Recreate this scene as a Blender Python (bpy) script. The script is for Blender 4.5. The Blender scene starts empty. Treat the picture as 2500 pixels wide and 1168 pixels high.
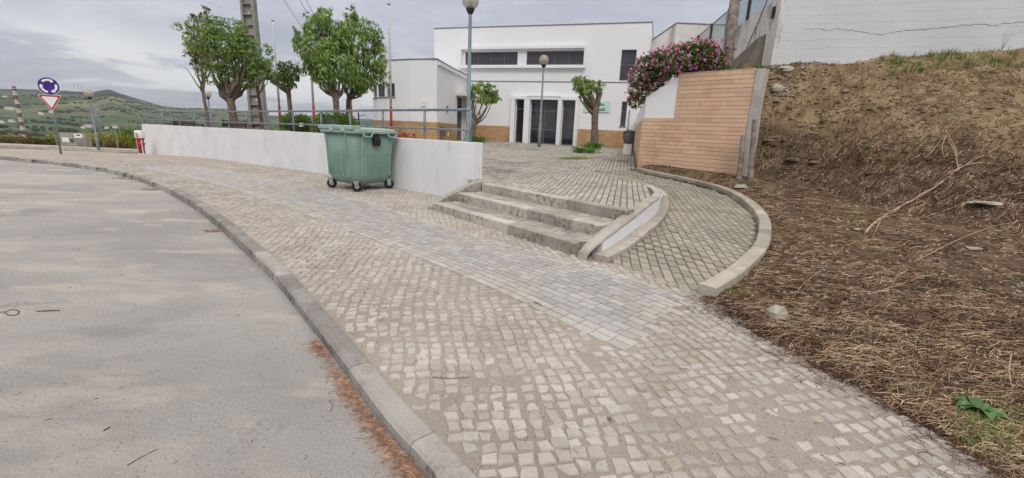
import bpy, math, random
from mathutils import Vector, Matrix, noise
R = math.radians
scene = bpy.context.scene
COL = scene.collection
random.seed(7)

# ------------------------------------------------------------------ camera, sky, sun, exposure
FPX, PITCH, ROLL, EYE = 1080.0, R(13.48), R(2.51), 1.6
cP, sP, cR, sR = math.cos(PITCH), math.sin(PITCH), math.cos(ROLL), math.sin(ROLL)
cam_d = bpy.data.cameras.new("camera")
cam = bpy.data.objects.new("camera", cam_d)
COL.objects.link(cam)
cam_d.sensor_width = 36
cam_d.lens = FPX / 2500 * 36
cam_d.clip_start = .05
cam_d.clip_end = 30000
right = Vector((cR, sP * sR, cP * sR)); up = Vector((-sR, sP * cR, cP * cR)); fwd = Vector((0, cP, -sP))
M = Matrix((right, up, -fwd)).transposed().to_4x4()
M.translation = Vector((0, 0, EYE))
cam.matrix_world = M
scene.camera = cam

SUN_EL, SUN_AZ = R(46), R(172)
world = bpy.data.worlds.new("World"); scene.world = world; world.use_nodes = True
nt = world.node_tree; N = nt.nodes; LK = nt.links
bg = N["Background"]; bg.inputs[1].default_value = 0.1
sky = N.new("ShaderNodeTexSky"); sky.sky_type = 'NISHITA'; sky.sun_disc = False
sky.sun_elevation = SUN_EL; sky.sun_rotation = SUN_AZ
tc = N.new("ShaderNodeTexCoord")
sep = N.new("ShaderNodeSeparateXYZ"); LK.new(tc.outputs['Generated'], sep.inputs[0])
def wmath(op, a, b=None, c=None, clamp=False):
    n = N.new("ShaderNodeMath"); n.operation = op; n.use_clamp = clamp
    for i, q in enumerate((a, b, c)):
        if q is None: continue
        if isinstance(q, (int, float)): n.inputs[i].default_value = q
        else: LK.new(q, n.inputs[i])
    return n.outputs[0]
def wmix(f, a, b):
    n = N.new("ShaderNodeMix"); n.data_type = 'RGBA'
    if isinstance(f, (int, float)): n.inputs[0].default_value = f
    else: LK.new(f, n.inputs[0])
    for i, q in ((6, a), (7, b)):
        if isinstance(q, tuple): n.inputs[i].default_value = (*q, 1)
        else: LK.new(q, n.inputs[i])
    return n.outputs[2]
zz = wmath('MAXIMUM', sep.outputs[2], 0.0)
den = wmath('ADD', zz, 0.16)
cx = wmath('DIVIDE', sep.outputs[0], den); cy = wmath('DIVIDE', sep.outputs[1], den)
cmb = N.new("ShaderNodeCombineXYZ"); LK.new(cx, cmb.inputs[0]); LK.new(cy, cmb.inputs[1])
def wnoise(scale, det, rough, dist=0., off=0.):
    n = N.new("ShaderNodeTexNoise"); n.inputs['Scale'].default_value = scale; n.inputs['Detail'].default_value = det
    n.inputs['Roughness'].default_value = rough; n.inputs['Distortion'].default_value = dist
    mp = N.new("ShaderNodeMapping"); mp.inputs['Location'].default_value = (off, off * 1.7, off * .3)
    LK.new(cmb.outputs[0], mp.inputs[0]); LK.new(mp.outputs[0], n.inputs['Vector'])
    return n.outputs['Fac']
def wramp(f, a, b):
    n = N.new("ShaderNodeMapRange"); n.interpolation_type = 'SMOOTHSTEP'
    n.inputs[1].default_value = a; n.inputs[2].default_value = b
    LK.new(f, n.inputs[0]); return n.outputs[0]
big = wramp(wnoise(.42, 6, .55, .3, 3.1), .36, .66)
med = wramp(wnoise(1.3, 8, .6, .4, 8.0), .42, .68)
c = wmix(big, (3.3, 3.5, 4.4), (5.4, 5.5, 6.3))
c = wmix(wmath('MULTIPLY', med, .6), c, (6.9, 7.0, 7.4))
# bright cumulus tops low over the hills
low = wramp(sep.outputs[2], .22, .05)
cum = wramp(wnoise(.75, 10, .6, .3, 23.1), .47, .55)
c = wmix(wmath('MULTIPLY', low, .4), c, (6.4, 6.7, 7.1))
str_ = wramp(wnoise(2.1, 10, .65, .5, 31.0), .40, .62)
c = wmix(wmath('MULTIPLY', wmath('SUBTRACT', 1.0, str_), .28), c, (3.1, 3.3, 4.1))
c = wmix(wmath('MULTIPLY', wmath('MULTIPLY', low, cum), .8), c, (9.4, 9.3, 9.1))
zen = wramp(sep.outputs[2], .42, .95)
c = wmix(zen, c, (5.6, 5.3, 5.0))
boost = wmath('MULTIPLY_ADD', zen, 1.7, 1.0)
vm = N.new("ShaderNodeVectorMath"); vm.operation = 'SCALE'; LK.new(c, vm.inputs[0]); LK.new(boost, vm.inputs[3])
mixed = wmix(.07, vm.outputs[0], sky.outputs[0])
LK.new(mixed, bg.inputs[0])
sun_d = bpy.data.lights.new("sun", 'SUN'); sun_d.energy = 1.35; sun_d.angle = R(24); sun_d.color = (1, .96, .9)
sun = bpy.data.objects.new("sun", sun_d); COL.objects.link(sun)
sd = Vector((math.sin(SUN_AZ) * math.cos(SUN_EL), math.cos(SUN_AZ) * math.cos(SUN_EL), math.sin(SUN_EL)))
sun.rotation_euler = sd.to_track_quat('Z', 'Y').to_euler()
scene.view_settings.view_transform = 'Standard'; scene.view_settings.look = 'None'
scene.view_settings.exposure = .17; scene.view_settings.gamma = 1
scene.render.engine = 'CYCLES'

# ------------------------------------------------------------------ photo geometry helpers
def ray(px, py):
    x = (px - 1250) / FPX; y = (py - 584) / FPX
    x, y = cR * x + sR * y, -sR * x + cR * y
    return Vector((x, cP - sP * y, -sP - cP * y))
def aty(px, py, Y):
    d = ray(px, py); return Vector((0, 0, EYE)) + d * (Y / d.y)
def interp(t, pts):
    if t <= pts[0][0]: return pts[0][1]
    for (a, b), (c_, d) in zip(pts, pts[1:]):
        if t <= c_: return b + (d - b) * (t - a) / (c_ - a)
    return pts[-1][1]
def sm(a, b, t):
    t = min(1, max(0, (t - a) / (b - a))); return t * t * (3 - 2 * t)
WP = [(5.5, .12), (7, .14), (8.5, .16), (10.4, .16), (12.6, .13), (14.5, .1), (16.4, .04), (18.6, -.02), (20.4, -.1), (22.2, -.21),
      (23.2, -.29), (25, -.42), (27, -.51), (30, -.61), (34, -.9), (45, -2.2), (80, -6)]
def walk(X, Y): return interp(Y, WP)
def roadz(X, Y): return walk(X, Y) - .12 + .04 * (1 - sm(2.5, 5.5, Y))
def rampz(X, Y): return .12 + .074 * max(0, Y - 4.3) * sm(-.05, 1.3, (X - 1.87) * .82 + (Y - 4.2) * .572)
def plaza(X, Y): return .6 + .04 * (min(19.7, max(9, Y)) - 9) + .009 * max(0, Y - 19.7)
def hit(px, py, f, off=0., tmax=120):
    d = ray(px, py); o = Vector((0, 0, EYE)); t = .5
    while t < tmax:
        p = o + d * t
        if p.z < f(p.x, p.y) + off: return p
        t += .01 + .001 * t
    return o + d * tmax
def nz(x, y, z=0., s=1.): return noise.noise(Vector((x * s, y * s, z * s)))
def fbm(x, y, s, octv=4, z=0.):
    a = 1; r = 0
    for i in range(octv):
        r += a * noise.noise(Vector((x * s, y * s, z + i * 7.3))); a *= .5; s *= 2.03
    return r
def inpoly(x, y, P):
    r = False; n = len(P); j = n - 1
    for i in range(n):
        xi, yi = P[i]; xj, yj = P[j]
        if (yi > y) != (yj > y) and x < (xj - xi) * (y - yi) / (yj - yi) + xi: r = not r
        j = i
    return r
def smooth_path(pts, n=8):
    out = []
    P = [Vector(p) for p in pts]
    for i in range(len(P) - 1):
        p0 = P[max(0, i - 1)]; p1 = P[i]; p2 = P[i + 1]; p3 = P[min(len(P) - 1, i + 2)]
        for k in range(n):
            t = k / n
            out.append(.5 * ((2 * p1) + (p2 - p0) * t + (2 * p0 - 5 * p1 + 4 * p2 - p3) * t * t + (3 * p1 - p0 - 3 * p2 + p3) * t ** 3))
    out.append(P[-1]); return out
def resample(path, step):
    out = [path[0].copy()]; acc = 0
    for a, b in zip(path, path[1:]):
        L = (b - a).length; 
        if L == 0: continue
        s = step - acc
        while s <= L:
            out.append(a + (b - a) * (s / L)); s += step
        acc = L - (s - step)
    return out

# ------------------------------------------------------------------ mesh builder
class MB:
    def __init__(s): s.v = []; s.f = []; s.mi = []
    def add(s, vs, fs, m=0):
        o = len(s.v); s.v += [tuple(q) for q in vs]; s.f += [tuple(i + o for i in f) for f in fs]; s.mi += [m] * len(fs); return s
    def box(s, x0, x1, y0, y1, z0, z1, m=0):
        return s.add([(x0, y0, z0), (x1, y0, z0), (x1, y1, z0), (x0, y1, z0), (x0, y0, z1), (x1, y0, z1), (x1, y1, z1), (x0, y1, z1)],
                     [(0, 3, 2, 1), (4, 5, 6, 7), (0, 1, 5, 4), (1, 2, 6, 5), (2, 3, 7, 6), (3, 0, 4, 7)], m)
    def fbox(s, fr, u0, u1, o0, o1, z0, z1, m=0):          # fr=(origin2d, dir2d): u along, o outwards (towards viewer)
        (ox, oy), (dx, dy) = fr
        def P(u, o, z): return (ox + dx * u + dy * o, oy + dy * u - dx * o, z)
        return s.add([P(u0, o1, z0), P(u1, o1, z0), P(u1, o0, z0), P(u0, o0, z0), P(u0, o1, z1), P(u1, o1, z1), P(u1, o0, z1), P(u0, o0, z1)],
                     [(0, 3, 2, 1), (4, 5, 6, 7), (0, 1, 5, 4), (1, 2, 6, 5), (2, 3, 7, 6), (3, 0, 4, 7)], m)
    def bbox(s, x0, x1, y0, y1, z0, z1, b=.01, m=0):       # chamfered box
        vs = []
        for z, i in ((z0, b), (z0 + b, 0), (z1 - b, 0), (z1, b)):
            vs += [(x0 + i + b, y0 + i, z), (x1 - i - b, y0 + i, z), (x1 - i, y0 + i + b, z), (x1 - i, y1 - i - b, z),
                   (x1 - i - b, y1 - i, z), (x0 + i + b, y1 - i, z), (x0 + i, y1 - i - b, z), (x0 + i, y0 + i + b, z)]
        fs = [tuple(range(7, -1, -1)), tuple(range(24, 32))]
        for k in range(3):
            for i in range(8): j = (i + 1) % 8; fs.append((k * 8 + i, k * 8 + j, k * 8 + 8 + j, k * 8 + 8 + i))
        return s.add(vs, fs, m)
    def tube(s, pts, rad, seg=8, m=0, cap=True):
        pts = [Vector(p) for p in pts]; n = len(pts)
        if not isinstance(rad, (list, tuple)): rad = [rad] * n
        vs = []; prev = None
        for i, p in enumerate(pts):
            t = (pts[min(n - 1, i + 1)] - pts[max(0, i - 1)])
            t = t.normalized() if t.length > 0 else Vector((0, 0, 1))
            if prev is None:
                a = Vector((0, 0, 1)) if abs(t.z) < .9 else Vector((1, 0, 0)); x = t.cross(a).normalized()
            else:
                x = (prev - t * prev.dot(t)); x = x.normalized() if x.length > 1e-6 else t.orthogonal().normalized()
            prev = x; y = t.cross(x)
            for k in range(seg):
                a = 2 * math.pi * k / seg
                vs.append(p + (x * math.cos(a) + y * math.sin(a)) * rad[i])
        fs = []
        for i in range(n - 1):
            for k in range(seg):
                l = (k + 1) % seg
                fs.append((i * seg + k, i * seg + l, (i + 1) * seg + l, (i + 1) * seg + k))
        if cap: fs.append(tuple(range(seg - 1, -1, -1))); fs.append(tuple((n - 1) * seg + k for k in range(seg)))
        return s.add(vs, fs, m)
    def lathe(s, c_, prof, seg=20, m=0, ax='z'):
        vs = []
        for r, z in prof:
            for k in range(seg):
                a = 2 * math.pi * k / seg; ca, sa = r * math.cos(a), r * math.sin(a)
                q = {'z': (ca, sa, z), 'x': (z, ca, sa), 'y': (ca, z, sa)}[ax]
                vs.append((c_[0] + q[0], c_[1] + q[1], c_[2] + q[2]))
        fs = []; n = len(prof)
        for i in range(n - 1):
            for k in range(seg):
                l = (k + 1) % seg
                f = (i * seg + k, i * seg + l, (i + 1) * seg + l, (i + 1) * seg + k)
                fs.append(f if ax != 'y' else f[::-1])
        fs.append(tuple(range(seg - 1, -1, -1))); fs.append(tuple((n - 1) * seg + k for k in range(seg)))
        return s.add(vs, fs, m)
    def prism(s, poly, z0, z1, m=0):
        n = len(poly)
        a = 0
        for i in range(n): a += poly[i][0] * poly[(i + 1) % n][1] - poly[(i + 1) % n][0] * poly[i][1]
        if a < 0: poly = poly[::-1]
        vs = [(x, y, z0) for x, y in poly] + [(x, y, z1) for x, y in poly]
        fs = [tuple(range(n - 1, -1, -1)), tuple(range(n, 2 * n))] + [(i, (i + 1) % n, n + (i + 1) % n, n + i) for i in range(n)]
        return s.add(vs, fs, m)
    def strip(s, path, o0, o1, zb, zt, m=0, cap=True):
        """wall following a 2D path: offsets o0..o1 to the right of travel; zb, zt callables(i,p)"""
        n = len(path); vs = []
        for i, p in enumerate(path):
            t = (path[min(n - 1, i + 1)] - path[max(0, i - 1)]); t = Vector((t.x, t.y)).normalized()
            r = Vector((t.y, -t.x)); a = Vector((p.x, p.y)) + r * o0; b = Vector((p.x, p.y)) + r * o1
            z0 = zb(i, p); z1 = zt(i, p)
            vs += [(a.x, a.y, z0), (b.x, b.y, z0), (b.x, b.y, z1), (a.x, a.y, z1)]
        fs = []
        for i in range(n - 1):
            q = i * 4; w = q + 4
            for k in range(4): l = (k + 1) % 4; fs.append((q + k, w + k, w + l, q + l))
        if cap: fs += [(0, 1, 2, 3), ((n - 1) * 4 + 3, (n - 1) * 4 + 2, (n - 1) * 4 + 1, (n - 1) * 4)]
        return s.add(vs, fs, m)
    def xf(s, loc=(0, 0, 0), rz=0, sc=1, start=0):
        ca, sa = math.cos(rz) * sc, math.sin(rz) * sc
        for i in range(start, len(s.v)):
            x, y, z = s.v[i]; s.v[i] = (x * ca - y * sa + loc[0], x * sa + y * ca + loc[1], z * sc + loc[2])
        return s
    def build(s, name, mats, parent=None, smooth=False, label=None, cat=None, group=None, kind=None, origin=None, bevel=0):
        if not isinstance(mats, (list, tuple)): mats = [mats]
        if parent is not None:
            r = parent
            while r.parent: r = r.parent
            o = Vector(r.location)
        elif origin is not None: o = Vector(origin)
        else:
            xs = [q[0] for q in s.v]; ys = [q[1] for q in s.v]; zs = [q[2] for q in s.v]
            o = Vector(((min(xs) + max(xs)) / 2, (min(ys) + max(ys)) / 2, min(zs)))
        me = bpy.data.meshes.new(name)
        me.from_pydata([(q[0] - o.x, q[1] - o.y, q[2] - o.z) for q in s.v], [], s.f)
        for mt in mats: me.materials.append(mt)
        if len(mats) > 1: me.polygons.foreach_set('material_index', s.mi)
        if smooth: me.polygons.foreach_set('use_smooth', [True] * len(s.f))
        me.update()
        ob = bpy.data.objects.new(name, me); COL.objects.link(ob)
        if parent is not None: ob.parent = parent
        else: ob.location = o
        tag(ob, label, cat, group, kind)
        if bevel:
            b = ob.modifiers.new('bevel', 'BEVEL'); b.width = bevel; b.segments = 2; b.limit_method = 'ANGLE'; b.angle_limit = R(40)
        return ob
def tag(o, label=None, cat=None, group=None, kind=None):
    if label: o['label'] = label
    if cat: o['category'] = cat
    if group: o['group'] = group
    if kind: o['kind'] = kind
    return o
def thing(name, label, cat, loc, group=None):
    o = bpy.data.objects.new(name, None); COL.objects.link(o); o.location = loc; o.empty_display_size = .2
    return tag(o, label, cat, group)

# ------------------------------------------------------------------ materials
def L1(c_): c_ /= 255.; return c_ / 12.92 if c_ <= .04045 else ((c_ + .055) / 1.055) ** 2.4
def S(r, g, b, k=1.): return (L1(r) * k, L1(g) * k, L1(b) * k)
class G:
    def __init__(s, name):
        s.m = bpy.data.materials.new(name); s.m.use_nodes = True; s.t = s.m.node_tree; s.n = s.t.nodes; s.b = s.n['Principled BSDF']
        s.geo = s.n.new('ShaderNodeNewGeometry')
    def link(s, a, b): s.t.links.new(a, b)
    def put(s, sock, v):
        if isinstance(v, (int, float)): sock.default_value = v
        elif isinstance(v, tuple): sock.default_value = (*v, 1) if len(v) == 3 and sock.type == 'RGBA' else v
        else: s.link(v, sock)
    def noise(s, scale, det=5, rough=.55, vec=None, dist=0., stretch=None):
        n = s.n.new('ShaderNodeTexNoise'); n.inputs['Scale'].default_value = scale; n.inputs['Detail'].default_value = det
        n.inputs['Roughness'].default_value = rough; n.inputs['Distortion'].default_value = dist
        v = vec or s.geo.outputs['Position']
        if stretch:
            mp = s.n.new('ShaderNodeMapping'); mp.inputs['Scale'].default_value = stretch; s.link(v, mp.inputs[0]); v = mp.outputs[0]
        s.link(v, n.inputs['Vector']); return n.outputs['Fac']
    def ramp(s, f, a, b, lo=0., hi=1.):
        n = s.n.new('ShaderNodeMapRange'); n.interpolation_type = 'SMOOTHSTEP'
        n.inputs[1].default_value = a; n.inputs[2].default_value = b; n.inputs[3].default_value = lo; n.inputs[4].default_value = hi
        s.link(f, n.inputs[0]); return n.outputs[0]
    def mix(s, f, a, b, bt='MIX'):
        n = s.n.new('ShaderNodeMix'); n.data_type = 'RGBA'; n.blend_type = bt
        s.put(n.inputs[0], f); s.put(n.inputs[6], a); s.put(n.inputs[7], b); return n.outputs[2]
    def math(s, op, a, b=0.):
        n = s.n.new('ShaderNodeMath'); n.operation = op; s.put(n.inputs[0], a); s.put(n.inputs[1], b); return n.outputs[0]
    def island(s): return s.geo.outputs['Random Per Island']
    def tone(s, col, f, lo, hi):          # multiply by value from f
        v = s.n.new('ShaderNodeHueSaturation'); s.put(v.inputs['Color'], col); s.put(v.inputs['Value'], s.ramp(f, 0, 1, lo, hi)); return v.outputs[0]
    def bump(s, f, dist=.01, strength=.6):
        n = s.n.new('ShaderNodeBump'); n.inputs['Distance'].default_value = dist; n.inputs['Strength'].default_value = strength
        s.link(f, n.inputs['Height'])
        if s.b.inputs['Normal'].is_linked: s.link(s.b.inputs['Normal'].links[0].from_socket, n.inputs['Normal'])
        s.link(n.outputs[0], s.b.inputs['Normal'])
    def done(s, col, rough=.85, spec=.3, metal=0.):
        s.put(s.b.inputs['Base Color'], col); s.put(s.b.inputs['Roughness'], rough)
        s.b.inputs['Specular IOR Level'].default_value = spec; s.b.inputs['Metallic'].default_value = metal; return s.m
def simple(name, c1, c2=None, rough=.6, scale=6, spec=.3, metal=0., bump=0., bscale=80, isl=0., fine=.06):
    g = G(name); c2 = c2 or tuple(q * .8 for q in c1)
    col = g.mix(g.ramp(g.noise(scale), .35, .68), c1, c2)
    if isl: col = g.tone(col, g.island(), 1 - isl, 1 + isl)
    if fine: col = g.tone(col, g.noise(bscale, 3), 1 - fine, 1 + fine)
    if bump: g.bump(g.noise(bscale, 4), .01, bump)
    return g.done(col, rough, spec, metal)
MT = {}
# asphalt
g = G('asphalt')
col = g.mix(g.ramp(g.noise(.32, 6, .6, dist=.6, stretch=(1, 1.6, 1)), .36, .62), S(186, 182, 176, .82), S(170, 167, 162, .78))
col = g.mix(g.ramp(g.noise(1.1, 7, .65, stretch=(.6, 1.5, 1)), .5, .62, 0, .75), col, S(200, 191, 179, .86))
col = g.mix(g.ramp(g.noise(.7, 5, .6, stretch=(.55, 1.6, 1)), .62, .66, 0, .4), col, S(206, 198, 186, .88))
col = g.mix(g.ramp(g.noise(.55, 6, .6, stretch=(1, 2.2, 1)), .55, .7, 0, .65), col, S(156, 153, 149, .78))
col = g.tone(col, g.noise(75, 5, .9), .5, 1.5)
vo = g.n.new('ShaderNodeTexVoronoi'); vo.inputs['Scale'].default_value = 34; g.link(g.geo.outputs['Position'], vo.inputs['Vector'])
col = g.mix(g.math('MULTIPLY', g.ramp(vo.outputs['Distance'], .2, .1), g.ramp(g.noise(9, 3), .4, .6, .2, .8)), col, S(104, 101, 98, .65))
v3 = g.n.new('ShaderNodeTexVoronoi'); v3.inputs['Scale'].default_value = 60; g.link(g.geo.outputs['Position'], v3.inputs['Vector'])
col = g.mix(g.ramp(v3.outputs['Distance'], .2, .1, 0, .5), col, S(214, 208, 200, .85))
vc = g.n.new('ShaderNodeTexVoronoi'); vc.feature = 'DISTANCE_TO_EDGE'; vc.inputs['Scale'].default_value = .42
wv_ = g.n.new('ShaderNodeVectorMath'); wv_.operation = 'MULTIPLY_ADD'; nq = g.n.new('ShaderNodeTexNoise'); nq.inputs['Scale'].default_value = 1.7; nq.inputs['Detail'].default_value = 8; nq.inputs['Roughness'].default_value = .7; g.link(g.geo.outputs['Position'], nq.inputs['Vector'])
g.link(nq.outputs['Color'], wv_.inputs[0]); wv_.inputs[1].default_value = (1.4, 1.4, 1.4); g.link(g.geo.outputs['Position'], wv_.inputs[2]); g.link(wv_.outputs[0], vc.inputs['Vector'])
col = g.mix(g.math('MULTIPLY', g.ramp(vc.outputs['Distance'], .007, .002), g.ramp(g.noise(.5, 3), .5, .62, 0, .6)), col, S(110, 106, 100, .6))
g.bump(g.noise(100, 5, .8), .01, 1.); MT['asphalt'] = g.done(col, .92, .2)
# sand between cobbles
g = G('sand')
col = g.mix(g.ramp(g.noise(.8, 5), .35, .65), S(202, 189, 176, .78), S(190, 177, 164, .74))
col = g.mix(g.ramp(g.noise(.5, 4, stretch=(1, .6, 1)), .55, .7, 0, .7), col, S(206, 188, 162, .78))
col = g.tone(col, g.noise(110, 4, .9), .42, 1.56)
vo = g.n.new('ShaderNodeTexVoronoi'); vo.inputs['Scale'].default_value = 75; g.link(g.geo.outputs['Position'], vo.inputs['Vector'])
col = g.mix(g.math('MULTIPLY', g.ramp(vo.outputs['Distance'], .3, .2), g.ramp(g.noise(30, 3), .45, .6)), col, S(112, 100, 90, .7))
g.bump(g.noise(130, 4, .85), .01, 1.); MT['sand'] = g.done(col, .95, .15)
# limestone cobbles
g = G('limestone_cobble')
col = g.mix(g.ramp(g.noise(1.6, 4), .4, .66), S(205, 198, 189, .78), S(192, 183, 173, .75))
col = g.mix(g.ramp(g.island(), .9, .93, 0, .7), col, S(172, 166, 158, .66))
col = g.mix(g.ramp(g.island(), .05, .03, 0, .35), col, S(216, 196, 162, .78))
col = g.tone(col, g.island(), .84, 1.1)
col = g.mix(g.ramp(g.noise(22, 8, .8), .54, .7, 0, .7), col, S(148, 140, 132, .64))
col = g.mix(g.ramp(g.noise(4, 6, .7), .5, .64, 0, .6), col, S(192, 179, 165, .74))
col = g.tone(col, g.noise(100, 4, .85), .72, 1.26)
g.bump(g.noise(60, 4, .6), .008, .7); MT['cobble'] = g.done(col, .85, .25)
# blue-grey pavers
g = G('bluegrey_paver')
col = g.mix(g.ramp(g.noise(1.1, 4), .4, .62), S(182, 181, 181, .79), S(192, 187, 180, .78))
col = g.tone(col, g.island(), .86, 1.14)
col = g.mix(g.ramp(g.noise(4.2, 8, .8), .46, .62, 0, .8), col, S(196, 184, 170, .74))
col = g.tone(col, g.noise(130, 3, .8), .8, 1.18)
g.bump(g.noise(110, 3, .7), .005, .6); MT['bluepaver'] = g.done(col, .85, .25)
simple_pale = G('pale_paver')
g = simple_pale; col = g.tone(S(200, 196, 190, .76), g.island(), .85, 1.1)
col = g.mix(g.ramp(g.noise(3, 6, .7), .48, .62, 0, .7), col, S(196, 182, 162, .7)); MT['palepaver'] = g.done(g.tone(col, g.noise(120, 3), .85, 1.14), .9, .2)
# grey plaza pavers
g = G('grey_paver')
col = g.mix(g.ramp(g.noise(.7, 5), .38, .64), S(182, 176, 166, .78), S(196, 188, 175, .78))
col = g.mix(g.ramp(g.noise(.9, 3, .5), .58, .7, 0, .7), col, S(140, 144, 150, .7))
col = g.tone(col, g.island(), .82, 1.15)
col = g.mix(g.ramp(g.noise(14, 5, .7), .62, .7, 0, .6), col, S(196, 188, 172, .7))
col = g.tone(col, g.noise(120, 3, .8), .78, 1.2)
g.bump(g.noise(90, 4, .7), .005, .6); MT['greypaver'] = g.done(col, .88, .2)
g = G('ramp_paver')
col = g.mix(g.ramp(g.noise(.9, 5), .38, .64), S(168, 162, 148, .76), S(180, 172, 156, .76))
col = g.mix(g.ramp(g.noise(1.7, 4), .56, .68, 0, .55), col, S(150, 152, 128, .74))
col = g.tone(col, g.island(), .84, 1.12)
v2 = g.n.new('ShaderNodeTexVoronoi'); v2.inputs['Scale'].default_value = 22; g.link(g.geo.outputs['Position'], v2.inputs['Vector'])
spots = g.math('MULTIPLY', g.ramp(v2.outputs['Distance'], .26, .18), g.ramp(g.noise(2.4, 3), .46, .6))
col = g.mix(spots, col, S(206, 200, 186, .75))
col = g.tone(col, g.noise(120, 3, .8), .8, 1.2)
g.bump(g.noise(90, 4, .7), .005, .6); MT['ramppaver'] = g.done(col, .9, .2)
MT['joint'] = simple('dark_joint_soil', S(112, 106, 96, .7), S(140, 132, 118, .7), .95, 3, .1, bump=.5)
MT['jointpale'] = simple('sandy_joint', S(160, 146, 128, .6), S(140, 130, 118, .6), .95, 3, .1, bump=.5)
# kerb / stone
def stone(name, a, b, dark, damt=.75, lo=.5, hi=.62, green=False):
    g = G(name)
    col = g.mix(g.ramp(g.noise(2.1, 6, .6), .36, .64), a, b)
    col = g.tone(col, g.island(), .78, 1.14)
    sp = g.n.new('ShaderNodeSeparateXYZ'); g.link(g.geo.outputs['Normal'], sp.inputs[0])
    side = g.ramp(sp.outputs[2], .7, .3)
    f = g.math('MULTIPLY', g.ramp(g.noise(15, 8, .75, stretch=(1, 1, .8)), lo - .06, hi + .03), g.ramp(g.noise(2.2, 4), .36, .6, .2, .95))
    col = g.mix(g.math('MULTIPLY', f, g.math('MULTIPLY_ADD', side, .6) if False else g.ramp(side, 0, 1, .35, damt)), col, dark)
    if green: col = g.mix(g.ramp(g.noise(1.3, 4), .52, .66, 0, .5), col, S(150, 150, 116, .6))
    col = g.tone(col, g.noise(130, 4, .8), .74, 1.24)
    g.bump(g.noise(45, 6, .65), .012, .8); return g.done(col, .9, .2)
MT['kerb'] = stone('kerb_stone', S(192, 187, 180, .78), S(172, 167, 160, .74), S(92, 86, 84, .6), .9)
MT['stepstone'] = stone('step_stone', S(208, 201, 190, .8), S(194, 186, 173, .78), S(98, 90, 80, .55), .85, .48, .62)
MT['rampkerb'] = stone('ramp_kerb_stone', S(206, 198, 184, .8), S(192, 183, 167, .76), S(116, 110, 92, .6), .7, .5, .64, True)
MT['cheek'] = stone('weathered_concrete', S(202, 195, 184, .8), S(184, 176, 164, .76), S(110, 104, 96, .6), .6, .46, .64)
# white plaster
def plaster(name, c_, c2, stain=0., sc=.6, streak=None):
    g = G(name)
    col = g.mix(g.ramp(g.noise(sc, 6, .6), .35, .7), c_, c2)
    if stain: col = g.mix(g.ramp(g.noise(3.2, 8, .7, stretch=(1, 1, .3)), .58, .74, 0, stain), col, S(150, 140, 128, .8))
    if streak: col = g.mix(g.ramp(g.noise(streak[0], 8, .75, stretch=(1, 1, streak[1])), streak[2], streak[3], 0, streak[4]), col, S(78, 72, 66))
    col = g.tone(col, g.noise(70, 3, .6), .95, 1.04)
    g.bump(g.noise(50, 5, .6), .004, .5); return g.done(col, .9, .2)
MT['white'] = plaster('white_plaster', (.80, .80, .81), (.76, .76, .775), .12)
MT['wallwhite'] = plaster('white_wall_paint', (.76, .76, .77), (.69, .69, .70), .34, 1.5, (3.4, .22, .56, .74, .16))
MT['moldy'] = plaster('mouldy_white_plaster', (.72, .70, .67), (.62, .60, .57), .6, 1.5, (2.6, .35, .52, .66, .75))
MT['cream'] = plaster('cream_plaster', (.68, .66, .62), (.6, .57, .52), .5, 1.5)
# board-marked white retaining wall
g = G('boardmarked_white_concrete')
col = g.mix(g.ramp(g.noise(.7, 6), .35, .7), (.66, .67, .69), (.60, .61, .63))
tcn = g.n.new('ShaderNodeTexCoord')
sx = g.n.new('ShaderNodeSeparateXYZ'); g.link(g.geo.outputs['Position'], sx.inputs[0])
zw = g.math('ADD', sx.outputs[2], g.math('MULTIPLY', g.noise(2.2, 6, .7), .07))
fr = g.math('FRACT', g.math('MULTIPLY', zw, 5.3))
line = g.ramp(fr, .06, .0)
rarely = g.ramp(g.noise(1.1, 5, .7, stretch=(1, 1, 5)), .56, .72)
col = g.mix(g.math('MULTIPLY', g.math('MULTIPLY', line, rarely), .3), col, S(120, 120, 122))
col = g.mix(g.ramp(g.noise(34, 4, .8), .69, .74, 0, .7), col, S(110, 108, 108))
g.bump(g.math('MULTIPLY', line, -1.), .01, .3); g.bump(g.noise(40, 5, .7), .008, .6); g.bump(g.noise(3, 6, .7, stretch=(1, 1, 4)), .02, .25)
MT['boardwall'] = g.done(col, .9, .2)
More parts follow.
